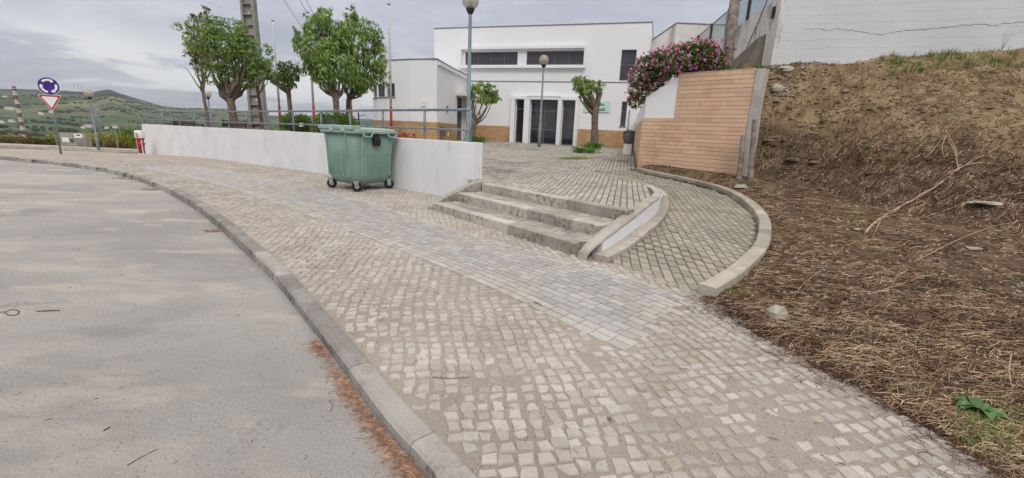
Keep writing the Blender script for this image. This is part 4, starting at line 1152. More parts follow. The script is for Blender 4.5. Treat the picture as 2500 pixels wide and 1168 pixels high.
# ================================================================== COMMUNITY BUILDING
def wall_holes(mb, fr, u0, u1, z0, z1, holes, th=.3, m=0, o=0.):
    """front face plane at offset o with real openings and reveals"""
    us = sorted({u0, u1} | {h[0] for h in holes} | {h[1] for h in holes}); zs = sorted({z0, z1} | {h[2] for h in holes} | {h[3] for h in holes})
    (ox, oy), (dx, dy) = fr
    P = lambda u, oo, z: (ox + dx * u + dy * oo, oy + dy * u - dx * oo, z)
    for a, b in zip(us, us[1:]):
        for c_, d in zip(zs, zs[1:]):
            mu, mz = (a + b) / 2, (c_ + d) / 2
            if any(h[0] < mu < h[1] and h[2] < mz < h[3] for h in holes): continue
            mb.add([P(a, o, c_), P(b, o, c_), P(b, o, d), P(a, o, d)], [(0, 1, 2, 3)], m)
    for h in holes:
        a, b, c_, d = h
        q = [P(a, o, c_), P(b, o, c_), P(b, o, d), P(a, o, d)]; w = [P(a, o - th, c_), P(b, o - th, c_), P(b, o - th, d), P(a, o - th, d)]
        mb.add(q + w, [(0, 4, 5, 1), (1, 5, 6, 2), (2, 6, 7, 3), (3, 7, 4, 0)], m)
    return mb
def window(root, fr, u0, u1, z0, z1, rec, mull=(), trans=(), fw=.05, pane='glass', name='window', fm='frame'):
    mb = MB(); o0, o1 = -rec - .05, -rec
    mb.fbox(fr, u0, u0 + fw, o0, o1, z0, z1); mb.fbox(fr, u1 - fw, u1, o0, o1, z0, z1)
    mb.fbox(fr, u0 + fw, u1 - fw, o0, o1, z1 - fw, z1); mb.fbox(fr, u0 + fw, u1 - fw, o0, o1, z0, z0 + fw)
    for q in mull: mb.fbox(fr, q - fw / 2, q + fw / 2, o0 + .003, o1 + .004, z0 + fw, z1 - fw)
    for (a, b, z) in trans: mb.fbox(fr, a, b, o0 + .002, o1 + .002, z - fw / 2, z + fw / 2)
    w = mb.build(name, MT[fm], root)
    mb = MB(); mb.fbox(fr, u0 + fw * .6, u1 - fw * .6, o0 + .01, o0 + .03, z0 + fw * .6, z1 - fw * .6); mb.build('pane', MT[pane], w)
    return w
def building():
    BZ = 1.0
    root = thing('community_hall', 'two-storey white municipal hall with ribbon windows and an ochre tiled plinth', 'building', (FP.x, FP.y, 1.1))
    fr = (tuple(FP), tuple(FD))
    # upper front + ground front as one wall plane with openings
    H_ = [(-5.27, -2.18, 5.21, 5.89), (-1.68, 1.42, 5.21, 5.9), (3.32, 4.06, 4.44, 5.92), (3.58, 3.85, 2.18, 3.42),
          (-2.12, -1.65, 1.0, 3.42), (-1.27, .23, 1.0, 3.42), (.51, 1.17, 1.0, 3.42)]
    mb = MB(); wall_holes(mb, fr, -7.2, 4.66, BZ, 7.14, H_, .22)
    mb.fbox(fr, -7.2, 4.66, -11, -10.9, BZ, 7.14)
    mb.fbox(fr, 4.56, 4.6599, -10.9, -.001, BZ, 7.139); mb.fbox(fr, -7.1999, -7.1, -10.9, -.001, BZ, 7.139)
    mb.fbox(fr, -7.05, 4.55, -10.85, -.3, 6.7, 6.8)
    mb.build('wall', MT['white'], root)
    mb = MB(); mb.fbox(fr, -7.22, 4.68, -11.02, .02, 7.14, 7.19); mb.build('roof_edge', MT['trim'], root)
    mb = MB(); mb.fbox(fr, -5.1, 4.66, .001, .022, 4.335, 4.375); mb.build('shadow_gap_trim', MT['trim'], root)  # trim strip coloured dark for the slight shadow gap between the storeys
    # dark room behind the openings
    mb = MB(); mb.fbox(fr, -7, 4.5, -.9, -.8, 1.1, 6.6); mb.build('interior', MT['dark'], root)
    # ribbon window surround
    mb = MB(); mb.fbox(fr, -5.57, 1.55, .0, .2, 6.0, 6.15); mb.fbox(fr, -5.57, 1.55, 0, .2, 5.03, 5.14)
    mb.fbox(fr, -5.57, -5.42, 0, .198, 5.14, 6.0); mb.fbox(fr, 1.45, 1.55, 0, .198, 5.14, 6.0); mb.build('window_surround', MT['white'], root)
    for a, b in ((-5.27, -2.18), (-1.68, 1.42)):
        window(root, fr, a, b, 5.21, 5.895, .08, [a + (b - a) * q / 4 for q in (1, 2, 3)], (), .055, 'grilleglass')
    window(root, fr, 3.32, 4.06, 4.44, 5.92, .1, (), [(3.36, 4.02, 5.2)], .05)
    window(root, fr, 3.58, 3.85, 2.18, 3.42, .1, (), [(3.6, 3.83, 2.92)], .04)
    mb = MB(); mb.fbox(fr, 3.55, 3.88, .001, .04, 2.14, 2.18); mb.build('sill', MT['trim'], root)
    # entrance surrounds
    mb = MB()
    for a, b, t in ((-2.42, -2.12, 3.62), (-1.65, -1.27, 3.66), (.23, .51, 3.66), (1.17, 1.42, 3.6)):
        mb.fbox(fr, a + .03, b - .03, 0, .24, BZ, 3.42)
    mb.fbox(fr, -2.42, 1.42, 0, .25, 3.42, 3.57); mb.fbox(fr, -1.47, .38, .0, .28, 3.57, 3.62); mb.build('entrance_surround', MT['white'], root)
    window(root, fr, -2.12, -1.65, 1.08, 3.42, .06, (), [(-2.08, -1.69, 2.92)], .05, 'glass', 'side_light')
    window(root, fr, .51, 1.17, 1.08, 3.42, .06, (), [(.55, 1.13, 2.92)], .05, 'glass', 'side_light')
    d = window(root, fr, -1.27, .23, 1.08, 3.42, .06, (-.52,), [(-1.22, .18, 2.85), (-1.22, .18, 1.85)], .06, 'glass', 'double_door')
    for s_ in (-1, 1):
        mb = MB(); mb.tube([FP3(fr, -.52 + s_ * .09, -.02, 1.9), FP3(fr, -.52 + s_ * .09, -.02, 2.3)], .012, 6); mb.build('handle', MT['zinc'], d)
    # plinth
    for a, b in ((-4.95, -2.42), (1.42, 4.655)):
        mb = MB(); mb.fbox(fr, a, b, .002, .024, BZ, 1.95); mb.build('plinth', MT['plinthtile'], root)
    mb = MB(); mb.tube([FP3(fr, 4.0, .05, 1.0), FP3(fr, 4.0, .05, 3.0)], .02, 6); mb.tube([FP3(fr, 4.0, .05, 1.9), FP3(fr, 4.0, .05, 2.1)], .035, 6); mb.build('vent_pipe', MT['trim'], root)
    # sign board
    sg = MB(); sg.fbox(fr, 1.62, 2.98, .03, .05, 2.85, 3.40); sb = sg.build('sign_board', MT['teal'], root)
    mt = Matrix(((FD.x, 0, FD.y, 0), (FD.y, 0, -FD.x, 0), (0, 1, 0, 0), (0, 0, 0, 1)))
    def put(t, u, z, size, nm='lettering'):
        P = FP3(fr, u, .052, z); text_mesh(t, size, MT['inkblack'], nm, sb, Matrix.Translation(P) @ mt, .001)
    put('Pavilhão', 1.86, 3.17, .25); put('Municipal', 1.80, 2.93, .25); put('de Arruda' if False else '', 2.1, 2.9, .08) if False else None
    for q in ((1.7, 2.92), (2.9, 2.92), (1.7, 3.33), (2.9, 3.33)):
        mb = MB(); mb.lathe(FP3(fr, q[0], .055, q[1]), [(.015, -.01), (.015, .01)], 8, 0, 'y'); mb.build('stud', MT['zinc'], sb)
    # ---- curved wing
    WPt = [(-2.90, 26.45), (-3.35, 23.6), (-3.68, 20.9), (-5.0, 21.35), (-6.25, 22.0), (-6.9, 22.6), (-7.35, 23.4), (-7.6, 24.6), (-7.6, 30)]
    top = 4.62
    mb = MB(); pl = MB(); tr = MB()
    for i in range(len(WPt) - 1):
        b, a = Vector(WPt[i]), Vector(WPt[i + 1])      # frame direction left -> right as seen from outside
        L_ = (b - a).length; d = (b - a) / L_; f2 = (tuple(a), tuple(d))
        holes = []
        if i == 0: holes = [(L_ - 2.0, L_ - 1.0, 1.05, 3.35)]
        if i == 3: holes = [(.0, .50, 3.02, 3.62)]
        if i in (4,): holes = [(0., L_ - .18, 3.02, 3.62)]
        if i in (5,): holes = [(0., L_, 3.02, 3.62)]
        wall_holes(mb, f2, 0, L_, .8, top, holes, .2)
        for h in holes:
            if i == 0:
                window(root, f2, h[0], h[1], h[2], h[3], .05, (h[0] + .5,), (), .05, 'glass', 'side_door')
            else: window(root, f2, h[0] + .01, h[1] - .01, h[2], h[3], .08, (h[0] + (h[1] - h[0]) / 2,) if i != 3 else (h[0] + .25,), (), .04)
        if i != 0: pl.fbox(f2, -.01, L_ + .01, .003, .022, .8, 1.93)
        else: pl.fbox(f2, 0, L_ - 2.1, .003, .022, .8, 1.93)
        tr.fbox(f2, -.02, L_ + .02, -.2, .02, top, top + .05)
        if i in (3, 4, 5): tr.fbox(f2, 0, L_ if i != 3 else .55, .002, .03, 2.97, 3.01)
    mb.prism([(x + .1, y + .1) for x, y in WPt] , top - .2, top - .1)
    mb.build('wing_wall', MT['white'], root); pl.build('wing_plinth', MT['plinthtile'], root); tr.build('wing_roof_edge', MT['trim'], root)
    # canopy over side door, downpipe, grille, lamps
    fd = (WPt[1], tuple((Vector(WPt[0]) - Vector(WPt[1])).normalized()))
    mb = MB(); mb.fbox(fd, .55, 2.3, 0, .75, 3.38, 3.5); mb.build('door_canopy', MT['cream'], root)
    mb = MB(); mb.fbox(fd, 1.95, 2.05, .0, .35, 1.05, 3.38); mb.build('door_pier', MT['cream'], root)
    mb = MB(); mb.tube([FP3(fr, -4.75, .1, 1.0), FP3(fr, -4.75, .1, 4.2)], .05, 8); mb.build('downpipe', MT['trim'], root, True)
    w3 = ((-5.0, 21.35), tuple((Vector(WPt[2]) - Vector(WPt[3])).normalized()))
    mb = MB(); c_ = FP3(w3, .75, .02, 2.75); mb.lathe(c_, [(.14, -.03), (.14, .03), (.11, .05)], 18, 0, 'y'); mb.build('wall_lamp', MT['bulb'], root)
    f1 = (WPt[2], tuple((Vector(WPt[1]) - Vector(WPt[2])).normalized()))
    mb = MB(); mb.fbox(f1, 1.6, 1.75, .0, .06, 2.45, 2.75); mb.build('door_lamp', MT['trim'], root)
    mb = MB(); mb.fbox(f1, .5, 1.25, .025, .06, 1.35, 1.75); mb.build('meter_door', MT['frame'], root)
    mb = MB(); mb.tube([FP3(f1, .45, .06, .8), FP3(f1, .45, .06, 1.8)], .03, 6); mb.build('drain_pipe', MT['frame'], root)
    mb = MB(); mb.fbox(f1, 1.8, 1.95, .025, .05, 1.3, 1.5); mb.build('gas_hatch', MT['bulb'], root)
    # roof vents
    p = aty(1010, 150, 24.5); mb = MB(); mb.lathe((p.x, 24.5, top - .1), [(.22, 0), (.22, .1), (.19, .12), (.19, .16), (.22, .17), (.22, .22), (.19, .24), (.19, .28), (.24, .3), (.22, .36), (.05, .38)], 18); mb.build('roof_cowl', MT['roofred'], root)
    p = aty(1048, 150, 24.5); mb = MB(); mb.lathe((p.x, 24.5, top - .1), [(.27, 0), (.27, .18), (.3, .2), (.2, .22), (.2, .3), (.19, .42), (.13, .52), (.02, .56)], 18); mb.build('roof_ventilator', MT['signback'], root, True)
def FP3(fr, u, o, z):
    (ox, oy), (dx, dy) = fr; return Vector((ox + dx * u + dy * o, oy + dy * u - dx * o, z))
building()

# ================================================================== PLANTER WALL WITH TAN CLADDING
TD = (TB - TA).normalized(); TF = (tuple(TA), tuple(TD))
def planter():
    root = thing('planter_wall', 'tall retaining wall clad in tan courses with a white plaster panel', 'wall', (TA.x, TA.y, .75))
    RL = (TR - TA).length; rd = (TA - TR).normalized(); RF = (tuple(TR), tuple(rd))     # return face, runs back to the building
    mb = MB()      # core: plaster
    mb.fbox(TF, .0, .90, -.25, 0, .4, 3.2)
    P = lambda u, o, z: FP3(TF, u, o, z)
    # trim the plaster panel top to a slope
    mb = MB()
    for o0, o1 in ((-.25, 0.),):
        pf = [(0, .4), (.905, .4), (.905, 3.22), (.26, 2.86), (0, 2.70)]
        n = len(pf)
        mb.add([P(u, o1, z) for u, z in pf] + [P(u, o0, z) for u, z in pf], [tuple(range(n)), tuple(range(2 * n - 1, n - 1, -1))] + [(i, n + i, n + (i + 1) % n, (i + 1) % n) for i in range(n)])
    mb.fbox(RF, 0.3, RL - .002, -.22, -.0, .6, 2.72)
    mb.build('plaster', MT['white'], root)
    mb = MB(); mb.fbox(TF, .905, 2.72, -.25, .0, .3, 3.24); mb.build('concrete_core', MT['concrete'], root)
    tl = MB(); tl.fbox(TF, -.02, 2.72, .002, .022, .3, 2.16); tl.fbox(TF, .89, 2.72, .0025, .022, 2.1605, 3.26)
    tl.fbox(TF, .89, 2.72, -.26, .022, 3.2605, 3.285)
    tl.build('tan_cladding', MT['tile'], root)
    tl = MB(); tl.fbox(RF, 0.3, RL + .0, .002, .022, .5, 2.16)
    tl.build('return_cladding', MT['tile'], root)
    mb = MB()
    vs = []
    zs_ = [.3, .9, 1.5, 2.1, 2.7, 3.27]
    random.seed(4)
    for z in zs_:
        w = 2.90 + random.uniform(-.02, .05)
        vs += [P(2.723, .02, z), P(w, .0, z), P(w + .02, -.3, z), P(2.723, -.3, z)]
    fs = [(i * 4 + k, i * 4 + (k + 1) % 4, i * 4 + 4 + (k + 1) % 4, i * 4 + 4 + k) for i in range(len(zs_) - 1) for k in range(4)] + [(3, 2, 1, 0), (20, 21, 22, 23)]
    mb.add(vs, fs); mb.build('concrete_end', MT['concrete'], root, bevel=.015)
    # soil filling
    mb = MB(); mb.prism([(3.72, 13.0), (4.3, 12.3), (5.5, 11.05), (6.3, 11.95), (7.1, 18.0), (7.3, 23.5), (6.3, 23.6)], 1.0, 2.78); mb.prism([(4.45, 12.25), (5.55, 11.1), (6.32, 12.0), (6.5, 13.5), (5.2, 13.8)], 2.7, 3.22)
    mb.build('planter_soil', MT['dirt'], root)
planter()
for (px, yt, yb, r, lab, Y) in ((1815, 330, 434, .055, 'short grey timber post nearest the tan clad wall', 10.55), (1843, 292, 434, .06, 'taller grey timber post leaning at the bank beside the tan clad wall', 10.45)):
    a = aty(px, yt, Y)
    b = Vector((aty(px - 12, yb, Y).x, Y - .03, .66)); mb = MB()
    mb.tube([b, b.lerp(a, .5) + Vector((.008, 0, 0)), a], [r * 1.1, r, r * .92], 12)
    mb.build('timber_post', MT['timber'], label=lab, cat='post', group='timber posts beside the clad wall')

# ================================================================== UPPER RETAINING WALLS, FENCE, HOUSE
def upper():
    # board-marked big wall
    fr = (tuple(WO), tuple(WD))
    mb = MB(); mb.fbox(fr, 0, 14, -.3, 0, 2.6, 7.6)
    mb.build('retaining_wall', MT['boardwall'], label='big white board-marked concrete retaining wall above the earth bank', cat='wall')
    wl = [o for o in COL.objects if o.name.startswith('retaining_wall')][0]
    cpx = [(1960, 70), (2010, 73), (2060, 71), (2110, 80), (2150, 84), (2200, 77), (2260, 72), (2320, 66), (2380, 60), (2430, 61), (2500, 52), (2560, 47)]
    pts = []
    for a, b in zip(cpx, cpx[1:]):
        for k in range(8):
            t = k / 8; d = ray(a[0] + (b[0] - a[0]) * t, a[1] + (b[1] - a[1]) * t + random.uniform(-2, 2)); tt = WO.dot(WN) / (d.x * WN.x + d.y * WN.y); pts.append(Vector((0, 0, EYE)) + d * tt * .9999)
    mb = MB(); mb.tube(pts, [.003 + .004 * random.random() for _ in pts], 4); mb.build('crack', MT['grey'], wl)
    SD = Vector((7.24 - 6.40, 18 - 12.02)); L_ = 11.; sd = SD.normalized()
    f2 = (tuple(Vector((6.40, 12.02)) + sd * L_), tuple(-sd))      # left->right as seen: far to near
    P = lambda s_, o, z: FP3(f2, L_ - s_, o, z)
    root = thing('side_wall', 'mouldy white retaining side wall running back above the pink flowers', 'wall', (6.8, 15, 3))
    mb = MB(); mb.fbox(f2, 0, L_ - .0, -.3, .0, 2.6, 5.18); mb.build('wall', MT['moldy'], root)
    mb = MB(); mb.fbox(f2, L_ - .62, L_ + .02, -.45, .04, 2.6, 7.6); mb.build('corner_pier', MT['moldy'], root)
    # bare render patch with a sloping top
    pf = [(.7, 2.7), (.7, 4.42), (1.25, 4.42), (4.6, 3.9), (4.6, 2.7)]
    n = len(pf); mb = MB()
    mb.add([P(u, .05, z) for u, z in pf] + [P(u, .0, z) for u, z in pf], [tuple(range(n - 1, -1, -1)), tuple(range(n, 2 * n))] + [(i, (i + 1) % n, n + (i + 1) % n, n + i) for i in range(n)])
    mb.build('bare_render', MT['greyrender'], root)
    mb = MB(); mb.tube([P(.62, .06, 5.6), P(1.3, .05, 4.9), P(2.0, .05, 4.3)], .012, 6); mb.build('cable', MT['dark'], root)
    bx = MB(); bx.fbox(f2, L_ - .35, L_ - .25, .04, .1, 4.72, 4.98); bx.build('wall_bracket', MT['dark'], root)
    fence = thing('glass_fence', 'green tinted glass fence with dark posts on top of the mouldy side wall', 'fence', (6.8, 15, 5.18))
    st = 2.1; s_ = .9
    while s_ < L_ - .3:
        mb = MB(); mb.fbox(f2, L_ - s_ - .04, L_ - s_ + .04, -.2, -.12, 5.1, 6.15); mb.build('post', MT['dark'], fence)
        if s_ + st < L_:
            mb = MB(); mb.fbox(f2, L_ - s_ - st + .06, L_ - s_ - .06, -.17, -.16, 5.22, 6.08); mb.build('glass_panel', MT['fenceglass'], fence)
        s_ += st
    mb = MB(); mb.fbox(f2, .2, L_ - .86, -.18, -.14, 6.1, 6.13); mb.build('top_rail', MT['steel'], fence)
    # timber utility pole
    t = aty(1803, -60, 11.75); b = aty(1776, 160, 11.75); b.z = 3.0; b.x = aty(1775, 155, 11.75).x
    root = thing('utility_pole', 'weathered grey timber utility pole rising out of the flower bed', 'pole', tuple(b))
    mb = MB(); mb.tube([b, b.lerp(t, .5), t + (t - b) * .5], [.135, .125, .11], 12); mb.build('pole', MT['timber'], root, True)
    mb = MB(); q = b.lerp(t, .32); mb.tube([q + Vector((.14, -.1, .02)), q + Vector((-.14, -.12, .06)), q + Vector((-.17, -.1, -.02)), q + Vector((-.19, -.1, -.45))], .014, 6); mb.build('cable', MT['dark'], root)
    # lamp behind the glass
    g_ = aty(1779, 41, 15.2); globe_lamp('small globe lamp seen through the glass fence on the upper terrace', g_.x + .1, 15.2, 4.6, g_.z - 4.6, .19)
    # upper house
    a = aty(1652, 58, 22.5); c_ = aty(1745, 57, 22.5)
    root = thing('upper_house', 'small cream rendered flat-roofed house on the upper terrace behind the glass fence', 'house', (a.x + 1.5, 24, 3))
    mb = MB(); mb.box(a.x, a.x + 5, 22.5, 28, 2.5, a.z); mb.build('wall', MT['cream'], root)
    mb = MB(); mb.box(a.x - .02, a.x + 5.02, 22.48, 28.02, a.z, a.z + .05); mb.build('roof_edge', MT['trim'], root)
    mb = MB(); mb.prism([(a.x - .9, 22.9), (a.x - .003, 22.9), (a.x - .003, 23.1), (a.x - .9, 23.1)], 2.5, 5.0)
    vs = [(a.x - .62, 23, 2.5), (a.x - .003, 23, 2.5), (a.x - .003, 23, a.z - .02), (a.x - .55, 23, a.z - 1.1), (a.x - .62, 27, 2.5), (a.x - .003, 27, 2.5), (a.x - .003, 27, a.z - .02), (a.x - .55, 27, a.z - 1.1)]
    mb = MB(); mb.add(vs, [(0, 1, 2, 3), (7, 6, 5, 4), (0, 3, 7, 4), (3, 2, 6, 7), (1, 5, 6, 2), (0, 4, 5, 1)]); mb.build('sloped_flank', MT['cream'], root)
upper()

# ================================================================== LITTER BIN
def litter():
    b = hit(1533, 379, plaza); z0 = plaza(0, b.y); x, y = b.x - .05, b.y
    root = thing('litter_bin', 'dark litter bin on a post at the foot of the white return wall', 'litter bin', (x, y, z0))
    mb = MB(); mb.bbox(x - .13, x + .13, y - .12, y + .12, z0, z0 + .42, .01); mb.build('pedestal', MT['white'], root)
    mb = MB(); mb.lathe((x, y, z0), [(.14, .43), (.16, .46), (.19, .8), (.19, .82), (.15, .82), (.13, .5)], 18); mb.build('bucket', MT['frame'], root, True)
    mb = MB(); mb.tube([(x + .2, y, z0), (x + .2, y, z0 + .95)], .02, 8); mb.tube([(x + .2, y, z0 + .9), (x, y, z0 + .96), (x - .2, y, z0 + .9), (x - .2, y, z0 + .6)], .012, 6); mb.build('frame', MT['dark'], root, True)
    mb = MB(); mb.lathe((x, y, z0), [(.2, .84), (.2, .87), (.1, .93), (.01, .94)], 18); mb.build('hood', MT['dark'], root, True)
litter()

# ================================================================== VEGETATION HELPERS
def leaf_quad(mb, p, d, L_, w, fold=.25, m=0):
    d = d.normalized(); s_ = d.cross(Vector((0, 0, 1)))
    if s_.length < .05: s_ = Vector((1, 0, 0))
    s_.normalize(); a = random.uniform(-.9, .9); n_ = s_.cross(d); s_ = (s_ * math.cos(a) + n_ * math.sin(a)); n_ = s_.cross(d)
    mid = p + d * L_ * .42
    mb.add([p, mid + s_ * w * .5 + n_ * w * fold, p + d * L_ - n_ * L_ * .12, mid - s_ * w * .5 + n_ * w * fold, mid], [(0, 1, 4), (1, 2, 4), (4, 2, 3), (0, 4, 3)], m)
def crown_leaves(mb, c_, r, n, L_, w, droop=.6, squash=.9):
    k = 7
    for _ in range(max(1, n // k)):
        while True:
            v = Vector((random.uniform(-1, 1), random.uniform(-1, 1), random.uniform(-1, 1)))
            if .25 < v.length < 1: break
        v = v.normalized() * (v.length ** .45); v.z *= squash
        p = c_ + v * r
        base = v.normalized() * .8 + Vector((0, 0, .15))
        for i in range(k):
            d = Vector((random.uniform(-1, 1), random.uniform(-1, 1), random.uniform(-.5, .5))) * .8 + base * .6 + Vector((0, 0, -droop))
            leaf_quad(mb, p + Vector((random.uniform(-1, 1), random.uniform(-1, 1), random.uniform(-1, 1))) * L_ * .35, d, L_ * random.uniform(.7, 1.2), w)
def limb(mb, a, b, ra, rb, seg=7, wob=.06, n=5, bow=None):
    pts = []; L_ = (b - a).length
    for i in range(n + 1):
        t = i / n; p = a.lerp(b, t)
        if bow is not None: p = p + bow * math.sin(math.pi * t)
        if 0 < i < n: p = p + Vector((random.uniform(-1, 1), random.uniform(-1, 1), random.uniform(-.5, .5))) * wob * L_
        pts.append(p)
    mb.tube(pts, [ra + (rb - ra) * i / n for i in range(n + 1)], seg); return pts
def px3(px, py, Y): return aty(px, py, Y)
def tree(name, label, trunk, lobes, Y, z0, leafm, dens, leafL=.13, leafW=.05, depth=.5, cat='tree', bark='bark', droop=.7, extra=(), seed=1, grp='trees on the terrace', minimum=14):
    """trunk: [(px,py,r)...] from ground to fork; lobes: [(px,py,rpx)]"""
    random.seed(seed); k = Y / FPX * .9
    t = [(px3(a, b, Y), r) for a, b, r in trunk]
    base = t[0][0].copy(); base.z = z0
    root = thing(name, label, cat, tuple(base), grp)
    mb = MB()
    pts = [base] + [q for q, r in t[1:]]; rad = [trunk[0][2] * 1.25] + [r for q, r in t[1:]]
    # densify
    P = smooth_path([tuple(q) for q in pts], 4); rr = [interp(i / (len(P) - 1) * (len(rad) - 1), list(enumerate(rad))) for i in range(len(P))]
    P = [p + Vector((nz(p.x * 3, p.z * 3, 1), nz(p.x * 3, p.z * 3, 5), 0)) * rr[i] * .25 for i, p in enumerate(P)]
    mb.tube(P, rr, 10)
    fork = P[-1]; rf = rad[-1]
    L3 = []
    for (a, b, r) in lobes:
        c_ = px3(a, b, Y); c_.y += random.uniform(-1, 1) * depth * .8; L3.append((c_, r * k))
    for c_, r in L3:
        tgt = c_ + Vector((0, 0, -r * .1)); st = P[max(0, len(P) - 1 - random.randint(0, 2))]
        mid = st.lerp(tgt, .45) + Vector((0, 0, (tgt - st).length * .02))
        limb(mb, st, tgt, rf * random.uniform(.38, .6), .012, 6, .05, 5, Vector(((tgt.x - st.x) * .12, 0, -.1 * (tgt - st).length)))
        for _ in range(3):
            e = c_ + Vector((random.uniform(-1, 1), random.uniform(-1, 1), random.uniform(-.6, 1))) * r * .8
            limb(mb, tgt.lerp(st, .25), e, .012, .004, 4, .06, 3)
    for a, b, c_, d, r0, r1 in extra:
        s0 = px3(a, b, Y); e0 = px3(c_, d, Y + random.uniform(-.3, .3)); limb(mb, s0, e0, r0, r1, 6, .03, 5)
    mb.build('trunk', MT[bark], root, True)
    tw = MB(); mb2 = MB()
    for c_, r in list(L3):
        for _ in range(4):
            v = Vector((random.uniform(-1, 1), random.uniform(-.6, .6), random.uniform(-.3, 1.2))).normalized(); e = c_ + v * r * random.uniform(1.1, 1.4)
            tw.tube([c_ + v * r * .5, e], .006, 4); L3.append((e, r * .3))
    tw.build('twigs', MT[bark], root)
    mb = MB()
    for c_, r in L3:
        n = max(minimum, int(dens * (r ** 2) * 285)); crown_leaves(mb, c_, r, n, leafL, leafW, droop)
    mb.build('crown', MT[leafm], root)
    return root
def tuft(mb, p, n, h, spread, w=.006, lean=.5):
    for _ in range(n):
        a = random.uniform(0, 6.283); q = p + Vector((math.cos(a), math.sin(a), 0)) * random.uniform(0, spread)
        d = Vector((math.cos(a), math.sin(a), 0)) * lean * random.uniform(.2, 1); hh = h * random.uniform(.5, 1.1)
        s_ = Vector((-math.sin(a), math.cos(a), 0)) * w
        m1 = q + Vector((0, 0, hh * .55)) + d * hh * .3; e = q + Vector((0, 0, hh)) + d * hh
        mb.add([q - s_, q + s_, m1 + s_ * .7, m1 - s_ * .7, e], [(0, 1, 2, 3), (3, 2, 4)])

# ---- trees
T2L = [(530, 52, 11), (510, 70, 24), (532, 70, 22), (574, 75, 20), (558, 80, 22), (600, 88, 15), (508, 105, 34), (538, 108, 38), (574, 112, 36), (606, 112, 30), (624, 130, 22),
       (600, 146, 36), (562, 154, 38), (532, 146, 36), (564, 190, 28), (536, 188, 24), (588, 192, 26), (614, 170, 26), (590, 62, 9)]
tree('tree', 'large broadleaf tree with thick forking trunk behind the brown benches', [(572, 312, .175), (567, 275, .165), (562, 240, .165)], T2L, 20.5, .8, 'leaf', 11.5, .10, .04, .8, seed=3,
     extra=[(560, 245, 522, 190, .14, .07), (562, 240, 548, 190, .12, .06), (566, 245, 586, 195, .1, .05)])
tree('tree', 'thin tree with bare lower limbs and rusty sparse crown', [(510, 312, .085), (502, 260, .08), (494, 222, .075)],
     [(484, 108, 26), (486, 134, 28), (468, 120, 20), (470, 156, 14), (472, 40, 8), (482, 34, 7), (484, 64, 12), (505, 25, 7), (478, 85, 14), (500, 150, 20), (462, 98, 12)], 22.5, .85, 'leafrust', 6.2, .13, .05, .5, bark='barkpale', seed=5,
     extra=[(494, 222, 452, 165, .035, .012), (494, 215, 470, 160, .03, .01), (496, 215, 520, 160, .03, .01), (494, 205, 488, 150, .03, .01), (497, 212, 508, 165, .03, .01)])
tree('tree', 'thin nearly leafless tree in front of the concrete power pole', [(641, 315, .085), (635, 262, .075), (628, 212, .07)],
     [(612, 178, 14), (646, 160, 14), (655, 168, 9), (634, 165, 12)], 22, .85, 'leafdark', 6.0, .13, .05, .4, bark='barkpale', seed=6,
     extra=[(628, 212, 590, 180, .03, .01), (628, 208, 655, 178, .035, .012), (628, 205, 610, 190, .03, .01), (628, 205, 625, 175, .03, .01)])
tree('tree', 'small round-crowned tree on a straight trunk between two flagpoles', [(710, 312, .1), (708, 260, .085), (704, 225, .09)],
     [(678, 180, 20), (698, 176, 22), (718, 186, 20), (690, 200, 20), (712, 204, 17), (727, 170, 8), (662, 184, 10), (700, 163, 12), (668, 196, 9), (650, 160, 5)], 19, .9, 'leafdark', 8.5, .13, .05, .5, seed=8)
T5L = [(790, 36, 17), (788, 55, 20), (768, 66, 28), (752, 100, 24), (792, 88, 34), (820, 92, 32), (751, 162, 18), (744, 120, 14), (778, 152, 38), (818, 154, 42), (802, 186, 30), (835, 130, 28), (765, 178, 20), (782, 120, 34), (840, 178, 26)]
tree('tree', 'big leafy tree with drooping leaves, left of the twin crowns above the bin', [(822, 315, .1), (821, 270, .095), (819, 232, .105)], T5L, 15.5, .8, 'leaf', 11.5, .13, .04, .55, seed=10, droop=1.1,
     extra=[(819, 238, 796, 205, .06, .03)])
T6L = [(855, 32, 13), (858, 52, 16), (884, 60, 22), (862, 76, 24), (872, 104, 34), (922, 100, 18), (926, 82, 9), (900, 108, 28), (908, 144, 32), (882, 180, 38), (912, 180, 26), (858, 212, 26), (884, 205, 24), (928, 166, 12), (900, 214, 14)]
tree('tree', 'leafy tree with drooping leaves whose crown reaches the building, right of the twin crowns', [(850, 312, .085), (850, 270, .08), (853, 238, .09)], T6L, 16.6, .85, 'leaf', 11., .125, .04, .6, seed=12, droop=1.1,
     extra=[(853, 240, 838, 212, .05, .03), (853, 240, 880, 205, .05, .03)])
tree('tree', 'small vase-shaped tree with round crown by the wing door', [(1153, 343, .11), (1156, 318, .09), (1161, 298, .1)],
     [(1160, 220, 11), (1176, 216, 15), (1200, 219, 15), (1207, 237, 12), (1180, 240, 15), (1155, 241, 9), (1194, 240, 14), (1150, 213, 4)], 22.5, 1.05, 'leaf', 12, .15, .05, .4, seed=14, droop=1., grp='small trees in front of the hall')
tree('tree', 'pollarded tree with thick cut stubs in front of the sign board', [(1452, 350, .18), (1452, 310, .155), (1453, 262, .17)],
     [(1420, 210, 18), (1409, 205, 11), (1432, 207, 15), (1434, 224, 9), (1422, 226, 9), (1456, 210, 11), (1460, 220, 8), (1440, 205, 9)], 21.5, 1.04, 'leaf', 12, .14, .05, .35, seed=15, droop=.8, grp='small trees in front of the hall',
     extra=[(1450, 265, 1443, 232, .13, .12), (1455, 265, 1467, 224, .12, .09), (1450, 268, 1427, 238, .11, .09), (1467, 228, 1480, 206, .02, .006)])

